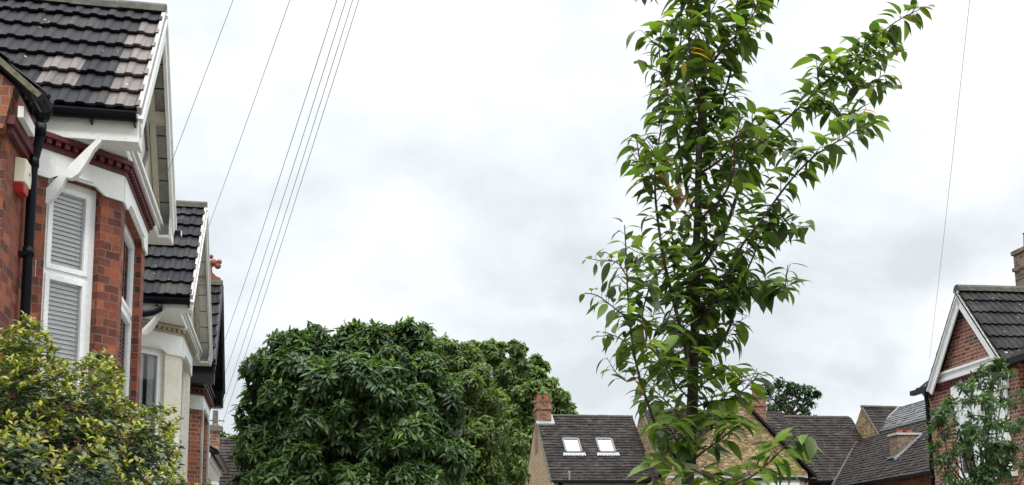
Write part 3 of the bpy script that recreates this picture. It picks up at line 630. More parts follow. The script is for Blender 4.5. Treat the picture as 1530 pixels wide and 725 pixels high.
b = MB(); stack(FL, cs, .21, .21, zt_ - .17, zt_ - .04, b); b.build('chimney_cap', 'pot_dark', ch)

# aerials on the third house
for n_, (x0, y0, x1, y1, lab) in enumerate(((300, 609, 331, 611, 'thin grey aerial rod sticking out of the third house, upper of two'), (303, 628, 336, 629, 'thin grey aerial rod beside the sooty chimney pot, lower of two'))):
    a = ptn(FL, x0, y0, t=-1.55); s_, t_ = inv(FL, a); e_p = ptn(FL, x1, y1, s=s_)
    r = thing('aerial', a, lab, 'aerial'); b = MB(); b.tube([a, e_p], .012, 6); b.build('boom', 'metal', r)
    b = MB()
    for k in range(5):
        q = lerp(a, e_p, .3 + .16 * k); b.tube([q - FL.D1 * .12, q + FL.D1 * .12], .006, 5)
    b.build('elements', 'metal', r)
    b = MB(); b.tube([a, a + Vector((0, 0, -.12)), a - FL.D2 * .1 + Vector((0, 0, -.12))], .015, 6); b.build('bracket', 'metal', r)

# alarm box on the near wall
ap = ptn(FL, 26, 266, t=-2.0); s_, t_ = inv(FL, ap); AL = thing('alarm_box', ap, 'cream alarm box with a red base on the brick wall beside the downpipe', 'alarm box')
b = MB(); z = ap.z; T0 = -1.997
pf = [(-.10, z + .13), (.075, z + .13), (.115, z + .015), (.095, z - .065), (-.115, z - .065)]
def shell(poly, d0, d1, mb, inset=.02):
    cxs = sum(p[0] for p in poly) / len(poly); czs = sum(p[1] for p in poly) / len(poly)
    A = [L(s_ + u, T0, h) for u, h in poly]; B = [L(s_ + cxs + (u - cxs) * (1 - inset * 6), T0 + (d1 if h > z - .1 else d1), czs + (h - czs) * (1 - inset * 3)) for u, h in poly]
    n = len(poly); mb.face(B)
    for i in range(n): mb.face([A[i], A[(i + 1) % n], B[(i + 1) % n], B[i]])
shell(pf, 0, .075, b); b.build('housing', 'alarm_white', AL, bevel=.008)
b = MB(); pf2 = [(-.115, z - .067), (.095, z - .067), (.05, z - .135), (-.08, z - .135)]; shell(pf2, 0, .065, b); b.build('strobe_lens', 'alarm_red', AL, bevel=.006)
b = MB(); b.box(FL, s_ + .0, s_ + .05, T0 + .0755, T0 + .0765, z + .03, z + .045); b.build('print_mark', 'alarm_blue', AL)
# small floodlight below the first gable's far eaves
fp = ptn(FL, 264, 349, t=-1.20); FLt = thing('floodlight', fp, 'small black floodlight under the far eaves of the nearest gable', 'light')
b = MB(); b.bar(fp - FL.D2 * .02, fp + FL.D2 * .045, FL.D1 * .035, Vector((0, 0, .03))); b.build('housing', 'black', FLt, bevel=.008)
b = MB(); b.bar(fp + FL.D2 * .046, fp + FL.D2 * .052, FL.D1 * .03, Vector((0, 0, .026))); b.build('lamp_cover', 'upvc', FLt)
b = MB(); b.bar(fp - FL.D2 * .02, fp - FL.D2 * .12, FL.D1 * .012, Vector((0, 0, .012))); b.build('bracket', 'black', FLt)

# ------------------------------------------------------------------ right-hand villa
R = thing('brick_house', FB.L(20, 16, 0), 'red brick house with white-edged brick gable at the right edge', 'house')
F = FB; L = F.L; D1, D2 = F.D1, F.D2
tG = 12.46; sR = 20.28; hA = 7.10; hE = 5.32; hwR = 1.42; tV = 12.30
b = MB(); b.box(F, 13.0, 22.4, 12.72, 20, 0, 5.32); b.box(F, 18.75, 21.75, 12.48, 12.72, 0, 5.30)
b.build('wall', 'brick_villa', R)
k = (hA - hE) / hwR
b = MB(); b.prism([L(sR - 1.3, tG + .02, 5.31), L(sR + 1.3, tG + .02, 5.31), L(sR, tG + .02, hA - .06)], D2 * .3); b.build('gable_wall', 'brick_villa', R)
b = MB()
b.box(F, sR - 1.32, sR + 1.32, tG - .06, tG + .02, 5.36, 5.44); b.box(F, sR - 1.28, sR + 1.28, tG - .03, tG + .02, 5.44, 5.52); b.box(F, sR - 1.26, sR + 1.26, tG - .08, tG + .02, 5.52, 5.57)
b.build('moulding', 'white', R)
b = MB()
for q in range(26): b.box(F, 18.76 + q * .115, 18.82 + q * .115, tG - .07, tG + .02, 5.27, 5.33)
b.box(F, 18.75, 21.75, tG - .03, tG + .02, 5.22, 5.27); b.box(F, 18.75, 21.75, tG - .09, tG + .03, 5.33, 5.355)
for q in range(46): b.box(F, 13.0 + q * .115, 13.06 + q * .115, 12.62, 12.72, 5.20, 5.27)
b.box(F, 13.0, 18.7, 12.60, 12.72, 5.27, 5.33)
for q in range(6): b.box(F, 21.8 + q * .1, 21.86 + q * .1, 12.62, 12.72, 5.18, 5.26)
b.box(F, 21.75, 22.42, 12.58, 12.72, 5.26, 5.33)
b.build('dentil_course', 'red_paint', R)
for sgn in (-1, 1):
    s_e = sR + sgn * hwR; P0 = L(s_e, tV, hE); Vv = L(sR, tV, hA) - P0; wd = 3.6
    tile_roof('roof_slope', P0, D2, Vv, wd, Vv.length, Vv.length / 6, ['tile_dark'], R, rh=.020, step=.045)
    Vn = Vv.normalized(); n = Vn.cross(D2).normalized(); n = n if n.z > 0 else -n
    c0 = P0 - n * .03 - Vn * .05; c1 = L(sR, tV, hA) - n * .03
    b = MB(); bw = .20; zz_ = Vector((0, 0, bw / n.z)); b.prism([c0, c1, c1 - zz_, c0 - n * bw], D2 * .03)
    c0b = c0 - D2 * .02; c1b = c1 - D2 * .02; b.bar(c0b - n * .03, c1b - n * .03, n * .03, D2 * .02); b.build('bargeboard', 'white', R)
    b = MB(); b.bar(c0 - n * .02 + D2 * .04, c1 - n * .02 + D2 * .04, n * .02, D2 * .08); b.build('verge_soffit', 'blackwood', R)
ridge_caps('ridge_tiles', L(sR, tV - .02, hA + .04), L(sR, tV + 5.0, hA + .04), .11, R)
# main roof behind the gable, eaves along the street
Vm = L(0, 16.5, 9.0) - L(0, 12.45, 5.36)
Vm = L(0, 15.9, 8.55) - L(0, 12.45, 5.36)
tile_roof('main_roof', L(13.0, 12.45, 5.36), D1, L(0, 14.2, 6.98) - L(0, 12.45, 5.36), 5.95, 2.38, .34, ['tile_dark'], R)
tile_roof('main_roof', L(21.55, 12.45, 5.36), D1, L(0, 13.6, 6.4) - L(0, 12.45, 5.36), .95, 1.5, .34, ['tile_dark'], R, clip=[(L(22.5, 12.3, 5.36), (D1 + D2 * .9).normalized())])
b = MB(); b.box(F, 13.0, 18.85, 12.33, 12.45, 5.28, 5.40); b.box(F, 21.7, 22.5, 12.33, 12.44, 5.26, 5.36); b.build('gutter', 'black', R)
ridge_caps('ridge_tiles', L(17.0, 14.3, 7.02), L(20.2, 14.3, 7.02), .1, R)
b = MB(); q = ptn(F, 1386, 590, t=12.42); qs, _ = inv(F, q); b.tube([L(qs, 12.36, 5.28), L(qs, 12.38, 5.15), L(qs, 12.40, 5.0), L(qs, 12.40, 0)], .045, 12); 
for z in (4.6, 3.4, 2.2): b.tube([L(qs, 12.40, z + .04), L(qs, 12.40, z - .04)], .055, 12)
b.build('downpipe', 'black', R, smooth=True)
# bay window under the gable: white frieze, frames
b = MB(); b.box(F, 19.05, 21.0, 12.42, 12.475, 4.93, 5.20); b.box(F, 19.05, 21.0, 12.38, 12.475, 4.88, 4.93); b.build('frieze', 'white', R)
for (s0, s1) in ((20.25, 20.95), (19.12, 20.1)): window(R, L(s0, 12.45, 0), L(s1, 12.45, 0), 3.3, 4.87, -D2, 4.3, 'blind', .07)
b = MB(); b.box(F, 20.1, 20.25, 12.42, 12.475, 3.3, 4.88); b.box(F, 19.0, 21.05, 12.36, 12.475, 3.2, 3.3); b.build('stone_mullion', 'white', R)
window(R, L(15.6, 12.70, 0), L(17.0, 12.70, 0), 3.3, 4.9, -D2, 4.4, 'blind', .07); window(R, L(19.2, 12.45, 0), L(20.9, 12.45, 0), .9, 2.6, -D2, 2.1, 'curtain', .07)
# chimney
cq = inv(F, ptn(F, 1540, 425, s=21.5)); b = MB(); zt_ = ptn(F, 1530, 372, s=21.5).z; zb_ = ptn(F, 1530, 432, s=21.5).z
stack(F, cq, .25, .19, 5.5, zt_, b); stack(F, cq, .28, .23, zb_ + .45, zb_ + .53, b); stack(F, cq, .28, .23, zt_ - .09, zt_, b); chR = b.build('chimney', 'brick_brown', R)
b = MB(); pc = L(cq[0], cq[1] + .02, zt_); b.tube([pc, pc + Vector((0, 0, .06)), pc + Vector((0, 0, .08)), pc + Vector((0, 0, .34)), pc + Vector((0, 0, .36))], [.12, .12, .095, .08, .10], 14); b.build('chimney_pot', 'terracotta', chR)
b = MB(); stack(F, cq, .30, .30, zb_ - .1, zb_ + .02, b); b.build('lead_flashing', 'lead', chR)

# ------------------------------------------------------------------ terrace across the end of the street
def cross_roof(name, parent, t0, t1, s_e, s_r, he, hr, mats='tile_far', clip=None, back=True):
    V = L(s_r, 0, hr) - L(s_e, 0, he)
    o = tile_roof(name, L(s_e, t0, he), D2, V, t1 - t0, V.length, .21, [mats], parent, roll=0.25, rh=.010, step=.036, clip=clip, jitter=.012)
    if back:
        b = MB(); n_ = (L(2 * s_r - s_e, 0, he) - L(s_r, 0, hr)); b.hexa([L(s_r, t0, hr - .06), L(s_r, t1, hr - .06), L(2 * s_r - s_e, t1, he - .06), L(2 * s_r - s_e, t0, he - .06), L(s_r, t0, hr), L(s_r, t1, hr), L(2 * s_r - s_e, t1, he), L(2 * s_r - s_e, t0, he)]); b.build('rear_roof', mats, parent)
    return o
def chimney(parent, c, ws, wt, z0, z1, mat='brick_chimney', pots=2, axis='t'):
    b = MB(); stack(F, c, ws, wt, z0, z1 - .5, b); stack(F, c, ws + .05, wt + .05, z1 - .5, z1 - .38, b); stack(F, c, ws, wt, z1 - .38, z1 - .12, b); stack(F, c, ws + .04, wt + .04, z1 - .12, z1, b)
    ch_ = b.build('chimney', mat, parent)
    for i in range(pots):
        o = (i - (pots - 1) / 2) * (wt * 2 / pots) if axis == 't' else 0; o2 = 0 if axis == 't' else (i - (pots - 1) / 2) * (ws * 2 / pots)
        p = L(c[0] + o2, c[1] + o, z1 - .02); b = MB(); b.tube([p, p + Vector((0, 0, .05)), p + Vector((0, 0, .3)), p + Vector((0, 0, .34))], [.16, .13, .11, .14], 12); b.build('chimney_pot', 'terracotta', ch_)
    return ch_
# B1: left house of the end terrace
B1 = thing('terraced_house', L(50, 11, 0), 'distant house with two rooflights in its dark roof and a buff brick gable', 'house')
sr, se, hr, he = 52.0, 48.2, 8.88, 5.42
cross_roof('roof_slope', B1, 9.08, 13.9, se, sr, he, hr)
b = MB(); b.prism([L(se, 9.10, 0), L(se, 9.10, he - .05), L(sr, 9.10, hr - .12), L(2 * sr - se, 9.10, he - .05), L(2 * sr - se, 9.10, 0)], D2 * .3); b.build('gable_wall', 'brick_buff', B1)
b = MB(); b.box(F, se + .15, 55.5, 9.65, 14.2, 0, he - .05); b.build('wall', 'brick_buff', B1)
ridge_caps('ridge_tiles', L(sr, 9.2, hr + .05), L(sr, 13.9, hr + .02), .075, B1)
b = MB(); b.bar(L(se - .05, 9.07, he), L(sr, 9.07, hr), Vector((0, 0, .04)), D2 * .03); b.build('verge', 'ridge', B1)
b = MB(); b.box(F, se - .14, se - .02, 9.2, 13.9, he - .08, he + .04); b.build('gutter', 'black', B1)
chimney(B1, (51.9, 9.435), .42, .34, 7.0, 9.62, 'brick_chimney', 2)
b = MB(); b.prism([L(51.40, 9.04, hr - .50), L(51.40, 9.92, hr - .50), L(51.52, 9.92, hr - .36), L(51.52, 9.04, hr - .36)], Vector((0, 0, .07))); b.bar(L(51.45, 9.84, hr - .45), L(51.95, 9.84, hr + .02), D2 * .07, Vector((0, 0, .05))); b.build('lead_flashing', 'lead', B1)
kk = (hr - he) / (sr - se); nrm = (D1 * -kk + Vector((0, 0, 1))).normalized(); Vup = (D1 + Vector((0, 0, kk))).normalized()
def on_slope(x, y):
    d = pray(x, y); P0 = L(sr, 0, hr); k_ = (P0 - CAM).dot(nrm) / d.dot(nrm); return CAM + d * k_
for i_, (xa, xb) in enumerate(((843, 864), (893, 914))):
    c_ = (on_slope(xa - 4, 655) + on_slope(xb + 4, 655) + on_slope(xa + 0, 680) + on_slope(xb + 4, 680)) / 4; hwid = .36; hl = .50; n_ = nrm
    fr = MB()
    for a, b_, ww, hh_ in ((c_ - D2 * hwid - Vup * hl, c_ - D2 * hwid + Vup * hl, D2 * .05, n_ * .07), (c_ + D2 * hwid - Vup * hl, c_ + D2 * hwid + Vup * hl, D2 * .05, n_ * .07),
                     (c_ - D2 * hwid - Vup * hl, c_ + D2 * hwid - Vup * hl, Vup * .06, n_ * .06), (c_ - D2 * hwid + Vup * hl, c_ + D2 * hwid + Vup * hl, Vup * .06, n_ * .075)):
        fr.bar(a + n_ * .05, b_ + n_ * .05, ww, hh_)
    f_ = fr.build('rooflight', 'greytim', B1); g = MB(); q0, q1, q2, q3 = [c_ + D2 * sx * (hwid - .04) + Vup * sy * (hl - .05) + n_ * .09 for sx, sy in ((-1, -1), (1, -1), (1, 1), (-1, 1))]; g.face([q0, q1, q2, q3]); g.build('pane', 'glass_sky', f_)
    g = MB(); g.bar(c_ - D2 * .52 - Vup * .66 + n_ * .06, c_ + D2 * .52 - Vup * .66 + n_ * .06, Vup * .09, n_ * .015)
    for j in range(10): g.bar(c_ + D2 * (-.5 + j * .11) - Vup * .72 + n_ * .06, c_ + D2 * (-.5 + j * .11) - Vup * .80 + n_ * .05, D2 * .035, n_ * .02)
    g.build('flashing', 'lead', f_)
b = MB(); v_ = on_slope(851, 718); b.tube([v_, v_ + Vector((0, 0, .35))], .04, 8); b.tube([v_ + Vector((0, 0, .33)), v_ + Vector((0, 0, .42))], .07, 8); b.build('vent_pipe', 'metal', B1)
# B2 + W: yellow brick gabled house
W = thing('terraced_house', L(50, 17, 0), 'yellow brick house with street-facing gable, behind the young tree', 'house')
sr2, se2 = 50.5, 46.7
cross_roof('roof_slope', W, 13.95, 20.9, se2, sr2, he - .05, hr + .12)
b = MB(); b.prism([L(se2, 13.9, 3.5), L(se2, 13.9, he - .1), L(sr2, 13.9, hr + .10), L(54.3, 13.9, he - .1), L(54.3, 13.9, 3.5)], D2 * .25); b.build('party_wall', 'brick_yellow', W)
b = MB(); b.bar(L(se2, 13.95, he), L(sr2, 13.95, hr + .17), Vector((0, 0, .04)), D2 * .05); b.build('verge', 'ridge', W)
tL, tR, hw_e, hw_r, tA = 13.25, 20.50, 5.45, 8.95, 17.15
sf = 46.0
b = MB(); b.prism([L(sf, tL + .35, 0), L(sf, tL + .35, hw_e + .2), L(sf, tA, hw_r - .12), L(sf, tR - .35, hw_e + .15), L(sf, tR - .35, 0)], D1 * .3); b.build('gable_wall', 'brick_yellow', W)
b = MB(); b.box(F, sf + .3, 52, tL + .35, tL + .6, 0, hw_e); b.box(F, sf + .3, 48.5, tR - .6, tR - .35, 0, hw_e); b.build('wall', 'brick_buff', W)
VL = L(0, tA, hw_r) - L(0, tL, hw_e); tile_roof('roof_slope', L(sf - .12, tL, hw_e), D1, VL, 5.2, VL.length, .21, ['tile_far'], W, roll=.25, rh=.010, step=.036, jitter=.012, clip=[(L(se, 0, he), D1 * 1 - Vector((0, 0, 1)) / kk)])
VR = L(0, tA, hw_r) - L(0, tR, hw_e); tile_roof('roof_slope', L(sf - .12, tR, hw_e), D1, VR, 5.2, VR.length, .21, ['tile_far'], W, roll=.25, rh=.010, step=.036, clip=[(L(se, 0, he), D1 * 1 - Vector((0, 0, 1)) / kk)])
for (ta, ha_) in ((tL, hw_e), (tR, hw_e)):
    b = MB(); b.bar(L(sf - .1, ta, ha_ - .02), L(sf - .1, tA, hw_r - .02), Vector((0, 0, .07)), D1 * .06); b.build('bargeboard', 'blackwood', W)
ridge_caps('ridge_tiles', L(sf - .1, tA, hw_r + .05), L(50.5, tA, hw_r + .02), .08, W)
b = MB(); b.box(F, sf - .1, 49.5, tL - .12, tL, hw_e - .1, hw_e + .02); b.build('gutter', 'black', W)
# canted bay with white windows at the foot of the gable
tb0, tb1 = 17.7, 20.0
b = MB(); b.prism([L(sf, tb0, 4.2), L(sf - .6, tb0 + .5, 4.2), L(sf - .6, tb1 - .5, 4.2), L(sf, tb1, 4.2)], Vector((0, 0, 1.05))); b.build('bay_wall', 'white', W)
b = MB(); b.prism([L(sf, tb0 - .15, 5.25), L(sf - .72, tb0 + .42, 5.25), L(sf - .72, tb1 - .42, 5.25), L(sf, tb1 + .15, 5.25)], Vector((0, 0, .12))); b.build('bay_roof', 'blackwood', W)
window(W, L(sf - .61, tb0 + .55, 0), L(sf - .61, tb1 - .55, 0), 4.3, 5.15, -D1, None, 'curtain', .09, mullions=2)
b = MB(); b.box(F, sf - .03, sf, tL + .5, tR - .36, 5.37, 5.47); b.build('string_course', 'stone', W)
chimney(W, (46.9, 18.22), .40, .36, 6.9, 9.12, 'brick_chimney', 1)
window(W, L(sf + .03, 15.0, 0), L(sf + .03, 16.0, 0), 5.7, 7.0, -D1, 6.4, 'curtain', .08)
b = MB(); b.box(F, sf - .01, sf - .002, 15.0, 16.0, 5.7, 7.0)
# B4
B4 = thing('terraced_house', L(50, 23, 0), 'terraced house with a plain dark tiled roof right of the yellow brick gable', 'house')
cross_roof('roof_slope', B4, 20.4, 25.22, se, sr, he, hr + .05)
b = MB(); b.box(F, se + .15, 55.5, 20.5, 25.2, 0, he - .05); b.build('wall', 'brick_red', B4)
ridge_caps('ridge_tiles', L(sr, 18.9, hr + .1), L(sr, 25.1, hr + .07), .075, B4)
b = MB(); b.box(F, se - .14, se - .02, 20.5, 25.0, he - .1, he + .02); b.build('gutter', 'black', B4)
# B6 + right wing
B6 = thing('terraced_house', L(46, 26, 0), 'distant house with long side roof and squat brown chimney, beside the right-hand house', 'house')
sr6 = 50.6
cross_roof('roof_slope', B6, 25.14, 27.4, 46.8, sr6, he - .05, hr + .35)
b = MB(); b.prism([L(46.8, 25.12, 0), L(46.8, 25.12, he - .1), L(sr6, 25.12, hr + .30), L(54.4, 25.12, he - .1), L(54.4, 25.12, 0)], D2 * .28); b.build('gable_wall', 'brick_yellow', B6)
b = MB(); b.bar(L(46.8, 25.14, he), L(sr6, 25.14, hr + .40), Vector((0, 0, .04)), D2 * .05); b.build('verge', 'ridge', B6)
ridge_caps('ridge_tiles', L(sr6, 25.12, hr + .42), L(sr6, 27.4, hr + .38), .08, B6)
V6 = L(0, 25.35, 7.84) - L(0, 22.0, 5.05)
tile_roof('side_roof', L(33, 22.0, 5.05), D1, V6, 18.5, V6.length, .21, ['tile_far'], B6, roll=.25, rh=.010, step=.036, jitter=.012, clip=[(L(se, 0, he + .05), D1 - Vector((0, 0, 1)) / kk)])
V7 = L(0, 26.75, 9.08) - L(0, 25.35, 7.84)
b = MB(); b.prism([L(33, 26.75, 9.06), L(33, 29.5, 7.3), L(33, 29.5, 5), L(33, 26.0, 5)], D1 * 16.9); b.build('rear_roof', 'tile_slate', B6)
ridge_caps('ridge_tiles', L(33, 26.75, 9.1), L(50, 26.75, 9.1), .08, B6)
tile_roof('upper_roof', L(33, 25.35, 7.86), D1, V7, 17, V7.length, .21, ['tile_slate'], B6, roll=.25, rh=.010, step=.036, jitter=.012)
b = MB(); b.box(F, 33, 47.5, 22.3, 30, 0, 5.0); b.build('wall', 'brick_red', B6)
b = MB(); b.bar(L(33, 25.35, 7.90), L(49.8, 25.35, 7.90), Vector((0, 0, .04)), D2 * .06); b.bar(L(49.95, 25.35, 7.88), L(49.95, 26.75, 9.14), Vector((0, 0, .06)), D1 * .09); b.build('lead_flashing', 'lead', B6)
b = MB(); b.box(F, 33, 48.0, 21.85, 22.02, 4.94, 5.06); b.build('gutter', 'black', B6)
vl0 = L(47.6, 22.0, 5.12); b = MB(); b.bar(L(47.75, 22.05, 5.12), L(51.4, 25.6, 8.32), D2 * .05, Vector((0, 0, .04))); b.build('valley', 'ridge', B6)
# chimney on the side slope
cc = inv(F, ptn(F, 1352, 672, t=24.6)); zt_ = ptn(F, 1352, 646, t=24.6).z
cc = (44.0, 23.75); zt_ = 7.02; sl6 = lambda t: 5.05 + (t - 22.0) * .833
b = MB(); stack(F, cc, .36, .52, 5.2, zt_, b); ch6 = b.build('chimney', 'brick_brown', B6)
b = MB(); stack(F, cc, .42, .58, zt_, zt_ + .09, b); b.build('chimney_cap', 'stone', ch6)
for o in (-.22, .22):
    p = L(cc[0], cc[1] + o, zt_ + .08); b = MB(); b.tube([p, p + Vector((0, 0, .18)), p + Vector((0, 0, .22))], [.15, .13, .17], 12); b.build('chimney_pot', 'terracotta', ch6)
b = MB(); b.bar(L(cc[0] - .36, cc[1] - .72, sl6(cc[1] - .72) + .07), L(cc[0] - .36, cc[1] + .55, sl6(cc[1] + .55) + .07), D1 * .07, Vector((0, 0, .05)))
b.bar(L(cc[0] - .38, cc[1] - .58, sl6(cc[1] - .58) + .07), L(cc[0] + .38, cc[1] - .58, sl6(cc[1] - .58) + .07), D2 * .10, Vector((0, 0, .04))); b.build('lead_flashing', 'lead', ch6)
# far-left roof beyond the low cream house
B0 = thing('terraced_house', L(52, -8, 0), 'distant dark roof between the low cream house and the broad dark tree', 'house')
qa = ptn(F, 318, 657, s=46); qb = ptn(F, 400, 657, s=46); ta, tb_ = inv(F, qa)[1], inv(F, qb)[1] + 6
cross_roof('roof_slope', B0, ta - 3, tb_, 42.4, 46, qa.z - 3.3, qa.z)
b = MB(); b.box(F, 42.6, 49.5, ta - 3, tb_, 0, qa.z - 3.3); b.prism([L(42.6, tb_ - .3, 3), L(42.6, tb_ - .3, qa.z - 3.4), L(46, tb_ - .3, qa.z - .1), L(49.5, tb_ - .3, qa.z - 3.4)], D2 * .2); b.build('wall', 'brick_buff', B0)
ridge_caps('ridge_tiles', L(46, ta - 3, qa.z + .05), L(46, tb_, qa.z + .02), .075, B0)

# ------------------------------------------------------------------ overhead wires
def overhead(x0, y0, Y0, x1, y1, Y1, label, rad, sag=.06, ext=5.0):
    a = at(x0, y0, Y0); b_ = at(x1, y1, Y1); d = (a - b_).normalized(); a2 = a + d * ext; n = 24; pts = []
    for i in range(n + 1):
        q = i / n; p = lerp(a2, b_, q); pts.append(p - Vector((0, 0, sag * 4 * q * (1 - q))))
    m = MB(); m.tube(pts, rad, 6); o = m.build('overhead_wire', 'wire', smooth=True); tag(o, label, 'wire', 'overhead wires'); return o
hk = ptn(FL, 250, 259, t=-1.2); hk_y = hk.y
overhead(347, 0, 9.2, 250, 259, hk_y, 'overhead wire ending at the bargeboard of the nearest gable, leftmost in the sky', .0028, .03)
overhead(431, 0, 10.5, 312, 338, ptn(FL, 312, 338, t=-1.2).y, 'overhead wire dropping to the ridge of the cream house, second from the left', .0032, .05)
q3 = ptn(FL, 336, 560, t=-1.4).y + 3
for i_, (x0, x1, y1) in enumerate(((499.6, 336, 508), (513.3, 336, 560), (523.6, 331, 611), (533, 330, 640))):
    overhead(x0, 0, 11.0 + i_ * .3, x1, y1, 22.5 + i_ * 1.5, 'overhead wire of the close bunch beyond the gables, %s' % ('leftmost of the four', 'second of the four from the left', 'third of the four from the left', 'rightmost of the four')[i_], .0042, .12)
overhead(1447, 0, 12, 1389, 535, 24, 'single faint overhead wire at the far right above the brick gable', .0030, .10)

# ------------------------------------------------------------------ foliage
def leaf_tmpl(st, wd, droop=.3, fold=.25, cup=0.0):
    """leaf blade along +Y, unit length: returns verts, faces"""
    v = []; f = []
    for y, w_ in zip(st, wd):
        z = -droop * y * y; 
        if w_ < 1e-3: v.append([(0, y, z)])
        else: v.append([(-w_, y, z + fold * w_), (0, y, z), (w_, y, z + fold * w_)])
    idx = []; k = 0; flat = []
    for row in v:
        idx.append(list(range(k, k + len(row)))); flat += row; k += len(row)
    for a, b_ in zip(idx[:-1], idx[1:]):
        if len(a) == 3 and len(b_) == 3: f += [(a[0], a[1], b_[1], b_[0]), (a[1], a[2], b_[2], b_[1])]
        elif len(a) == 1 and len(b_) == 3: f += [(a[0], b_[1], b_[0]), (a[0], b_[2], b_[1])]
        elif len(a) == 3: f += [(a[0], a[1], b_[0]), (a[1], a[2], b_[0])]
        else: pass
    return np.array(flat, float), f
def norm(a): return a / np.maximum(np.linalg.norm(a, axis=-1, keepdims=True), 1e-9)
def leaves(name, tmpl, pos, dirs, nor, size, colr, mat, parent, wvar=.2, bend=None):
    tv, tf = tmpl; n = len(pos); K = len(tv)
    pos = np.asarray(pos, float); y = norm(np.asarray(dirs, float)); nz = np.asarray(nor, float); x = norm(np.cross(y, nz)); z = np.cross(x, y)
    size = np.asarray(size, float); ws = size * (1 + wvar * RNG.uniform(-1, 1, n)); cv = RNG.uniform(.35, 1.35, n) if bend is None else bend
    V = (pos[:, None, :] + x[:, None, :] * (tv[None, :, 0, None] * ws[:, None, None]) + y[:, None, :] * (tv[None, :, 1, None] * size[:, None, None])
         + z[:, None, :] * (tv[None, :, 2, None] * size[:, None, None] * cv[:, None, None]))
    V = V.reshape(-1, 3); base = (np.arange(n) * K)[:, None]
    loops = []; starts = []; tot = []
    per = [len(q) for q in tf]; flat = np.concatenate([np.array(q) for q in tf]); LP = (base + flat[None, :]).reshape(-1)
    per_a = np.tile(np.array(per), n); st = np.concatenate([[0], np.cumsum(per_a)[:-1]])
    me = bpy.data.meshes.new(name); me.vertices.add(len(V)); me.vertices.foreach_set('co', V.reshape(-1))
    me.loops.add(len(LP)); me.loops.foreach_set('vertex_index', LP.astype(np.int32))
    me.polygons.add(len(per_a)); me.polygons.foreach_set('loop_start', st.astype(np.int32)); me.polygons.foreach_set('loop_total', per_a.astype(np.int32))
    me.update(calc_edges=True); me.validate()
    at_ = me.attributes.new('lc', 'FLOAT_COLOR', 'POINT'); c4 = np.ones((n, K, 4)); c4[:, :, :3] = np.asarray(colr)[:, None, :]; at_.data.foreach_set('color', c4.reshape(-1))
    me.materials.append(M[mat]); me.shade_smooth()
    o = bpy.data.objects.new(name, me); col.objects.link(o)
    if parent: o.parent = parent; o.matrix_parent_inverse = parent.matrix_world.inverted()
    return o
def palette(n, cols, weights, var=.18):
    c = np.array(cols)[RNG.choice(len(cols), n, p=np.array(weights) / sum(weights))]; v = 1 + var * RNG.standard_normal((n, 1)); h = 1 + .06 * RNG.standard_normal((n, 3)); return np.clip(c * v * h, .004, .9)
def rdir(n): return norm(RNG.standard_normal((n, 3)))

CH = leaf_tmpl([0, .07, .22, .42, .62, .78, .90, 1.0], [0, .09, .185, .22, .19, .12, .04, 0], .42, .30)
LONG = leaf_tmpl([0, .12, .35, .6, .82, 1.0], [0, .06, .115, .13, .085, 0], .35, .35)
OVAL = leaf_tmpl([0, .15, .45, .75, 1.0], [0, .12, .21, .19, 0], .15, .4)
SMALL = leaf_tmpl([0, .4, 1.0], [0, .26, 0], .2, .3)

# --- young cherry on the pavement
YC = 4.7
base = at(1028, 725, YC); cherry = thing('cherry_tree', Vector((base.x - .01, base.y, 0)), 'young slender cherry tree with drooping pointed leaves and a thin dark trunk', 'tree')
def poly(pts, dY=0.0, dY1=None):
    n = len(pts); return [at(x, y, YC + lerp(dY, dY if dY1 is None else dY1, i / max(1, n - 1))) for i, (x, y) in enumerate(pts)]
trunk = [Vector((base.x - .012, base.y, -.05)), Vector((base.x - .012, base.y, .9))] + poly([(1028, 740), (1031, 690), (1034, 620), (1036, 560), (1038, 500), (1041, 430), (1041, 360), (1043, 300), (1044, 240), (1046, 190), (1050, 130), (1057, 70), (1059, 0), (1060, -90), (1064, -200)])
rad = [.034, .031, .0285, .0270, .0252, .0215, .0195, .0175, .0165, .0155, .0148, .0135, .0115, .0100, .0090, .007, .004]
def refine(pts, rads, sub=4):
    P_, R_ = [], []
    for i in range(len(pts) - 1):
        p0 = pts[max(i - 1, 0)]; p1 = pts[i]; p2 = pts[i + 1]; p3 = pts[min(i + 2, len(pts) - 1)]
        for k in range(sub):
            q = k / sub; P_.append(.5 * ((2 * p1) + (p2 - p0) * q + (2 * p0 - 5 * p1 + 4 * p2 - p3) * q * q + (-p0 + 3 * p1 - 3 * p2 + p3) * q ** 3)); R_.append(lerp(rads[i], rads[i + 1], q) * random.uniform(.96, 1.05))
    P_.append(pts[-1]); R_.append(rads[-1]); return P_, R_
P_, R_ = refine(trunk, rad, 5); m = MB(); m.tube(P_, R_, 14); m.build('trunk', 'bark_cherry', cherry, smooth=True)
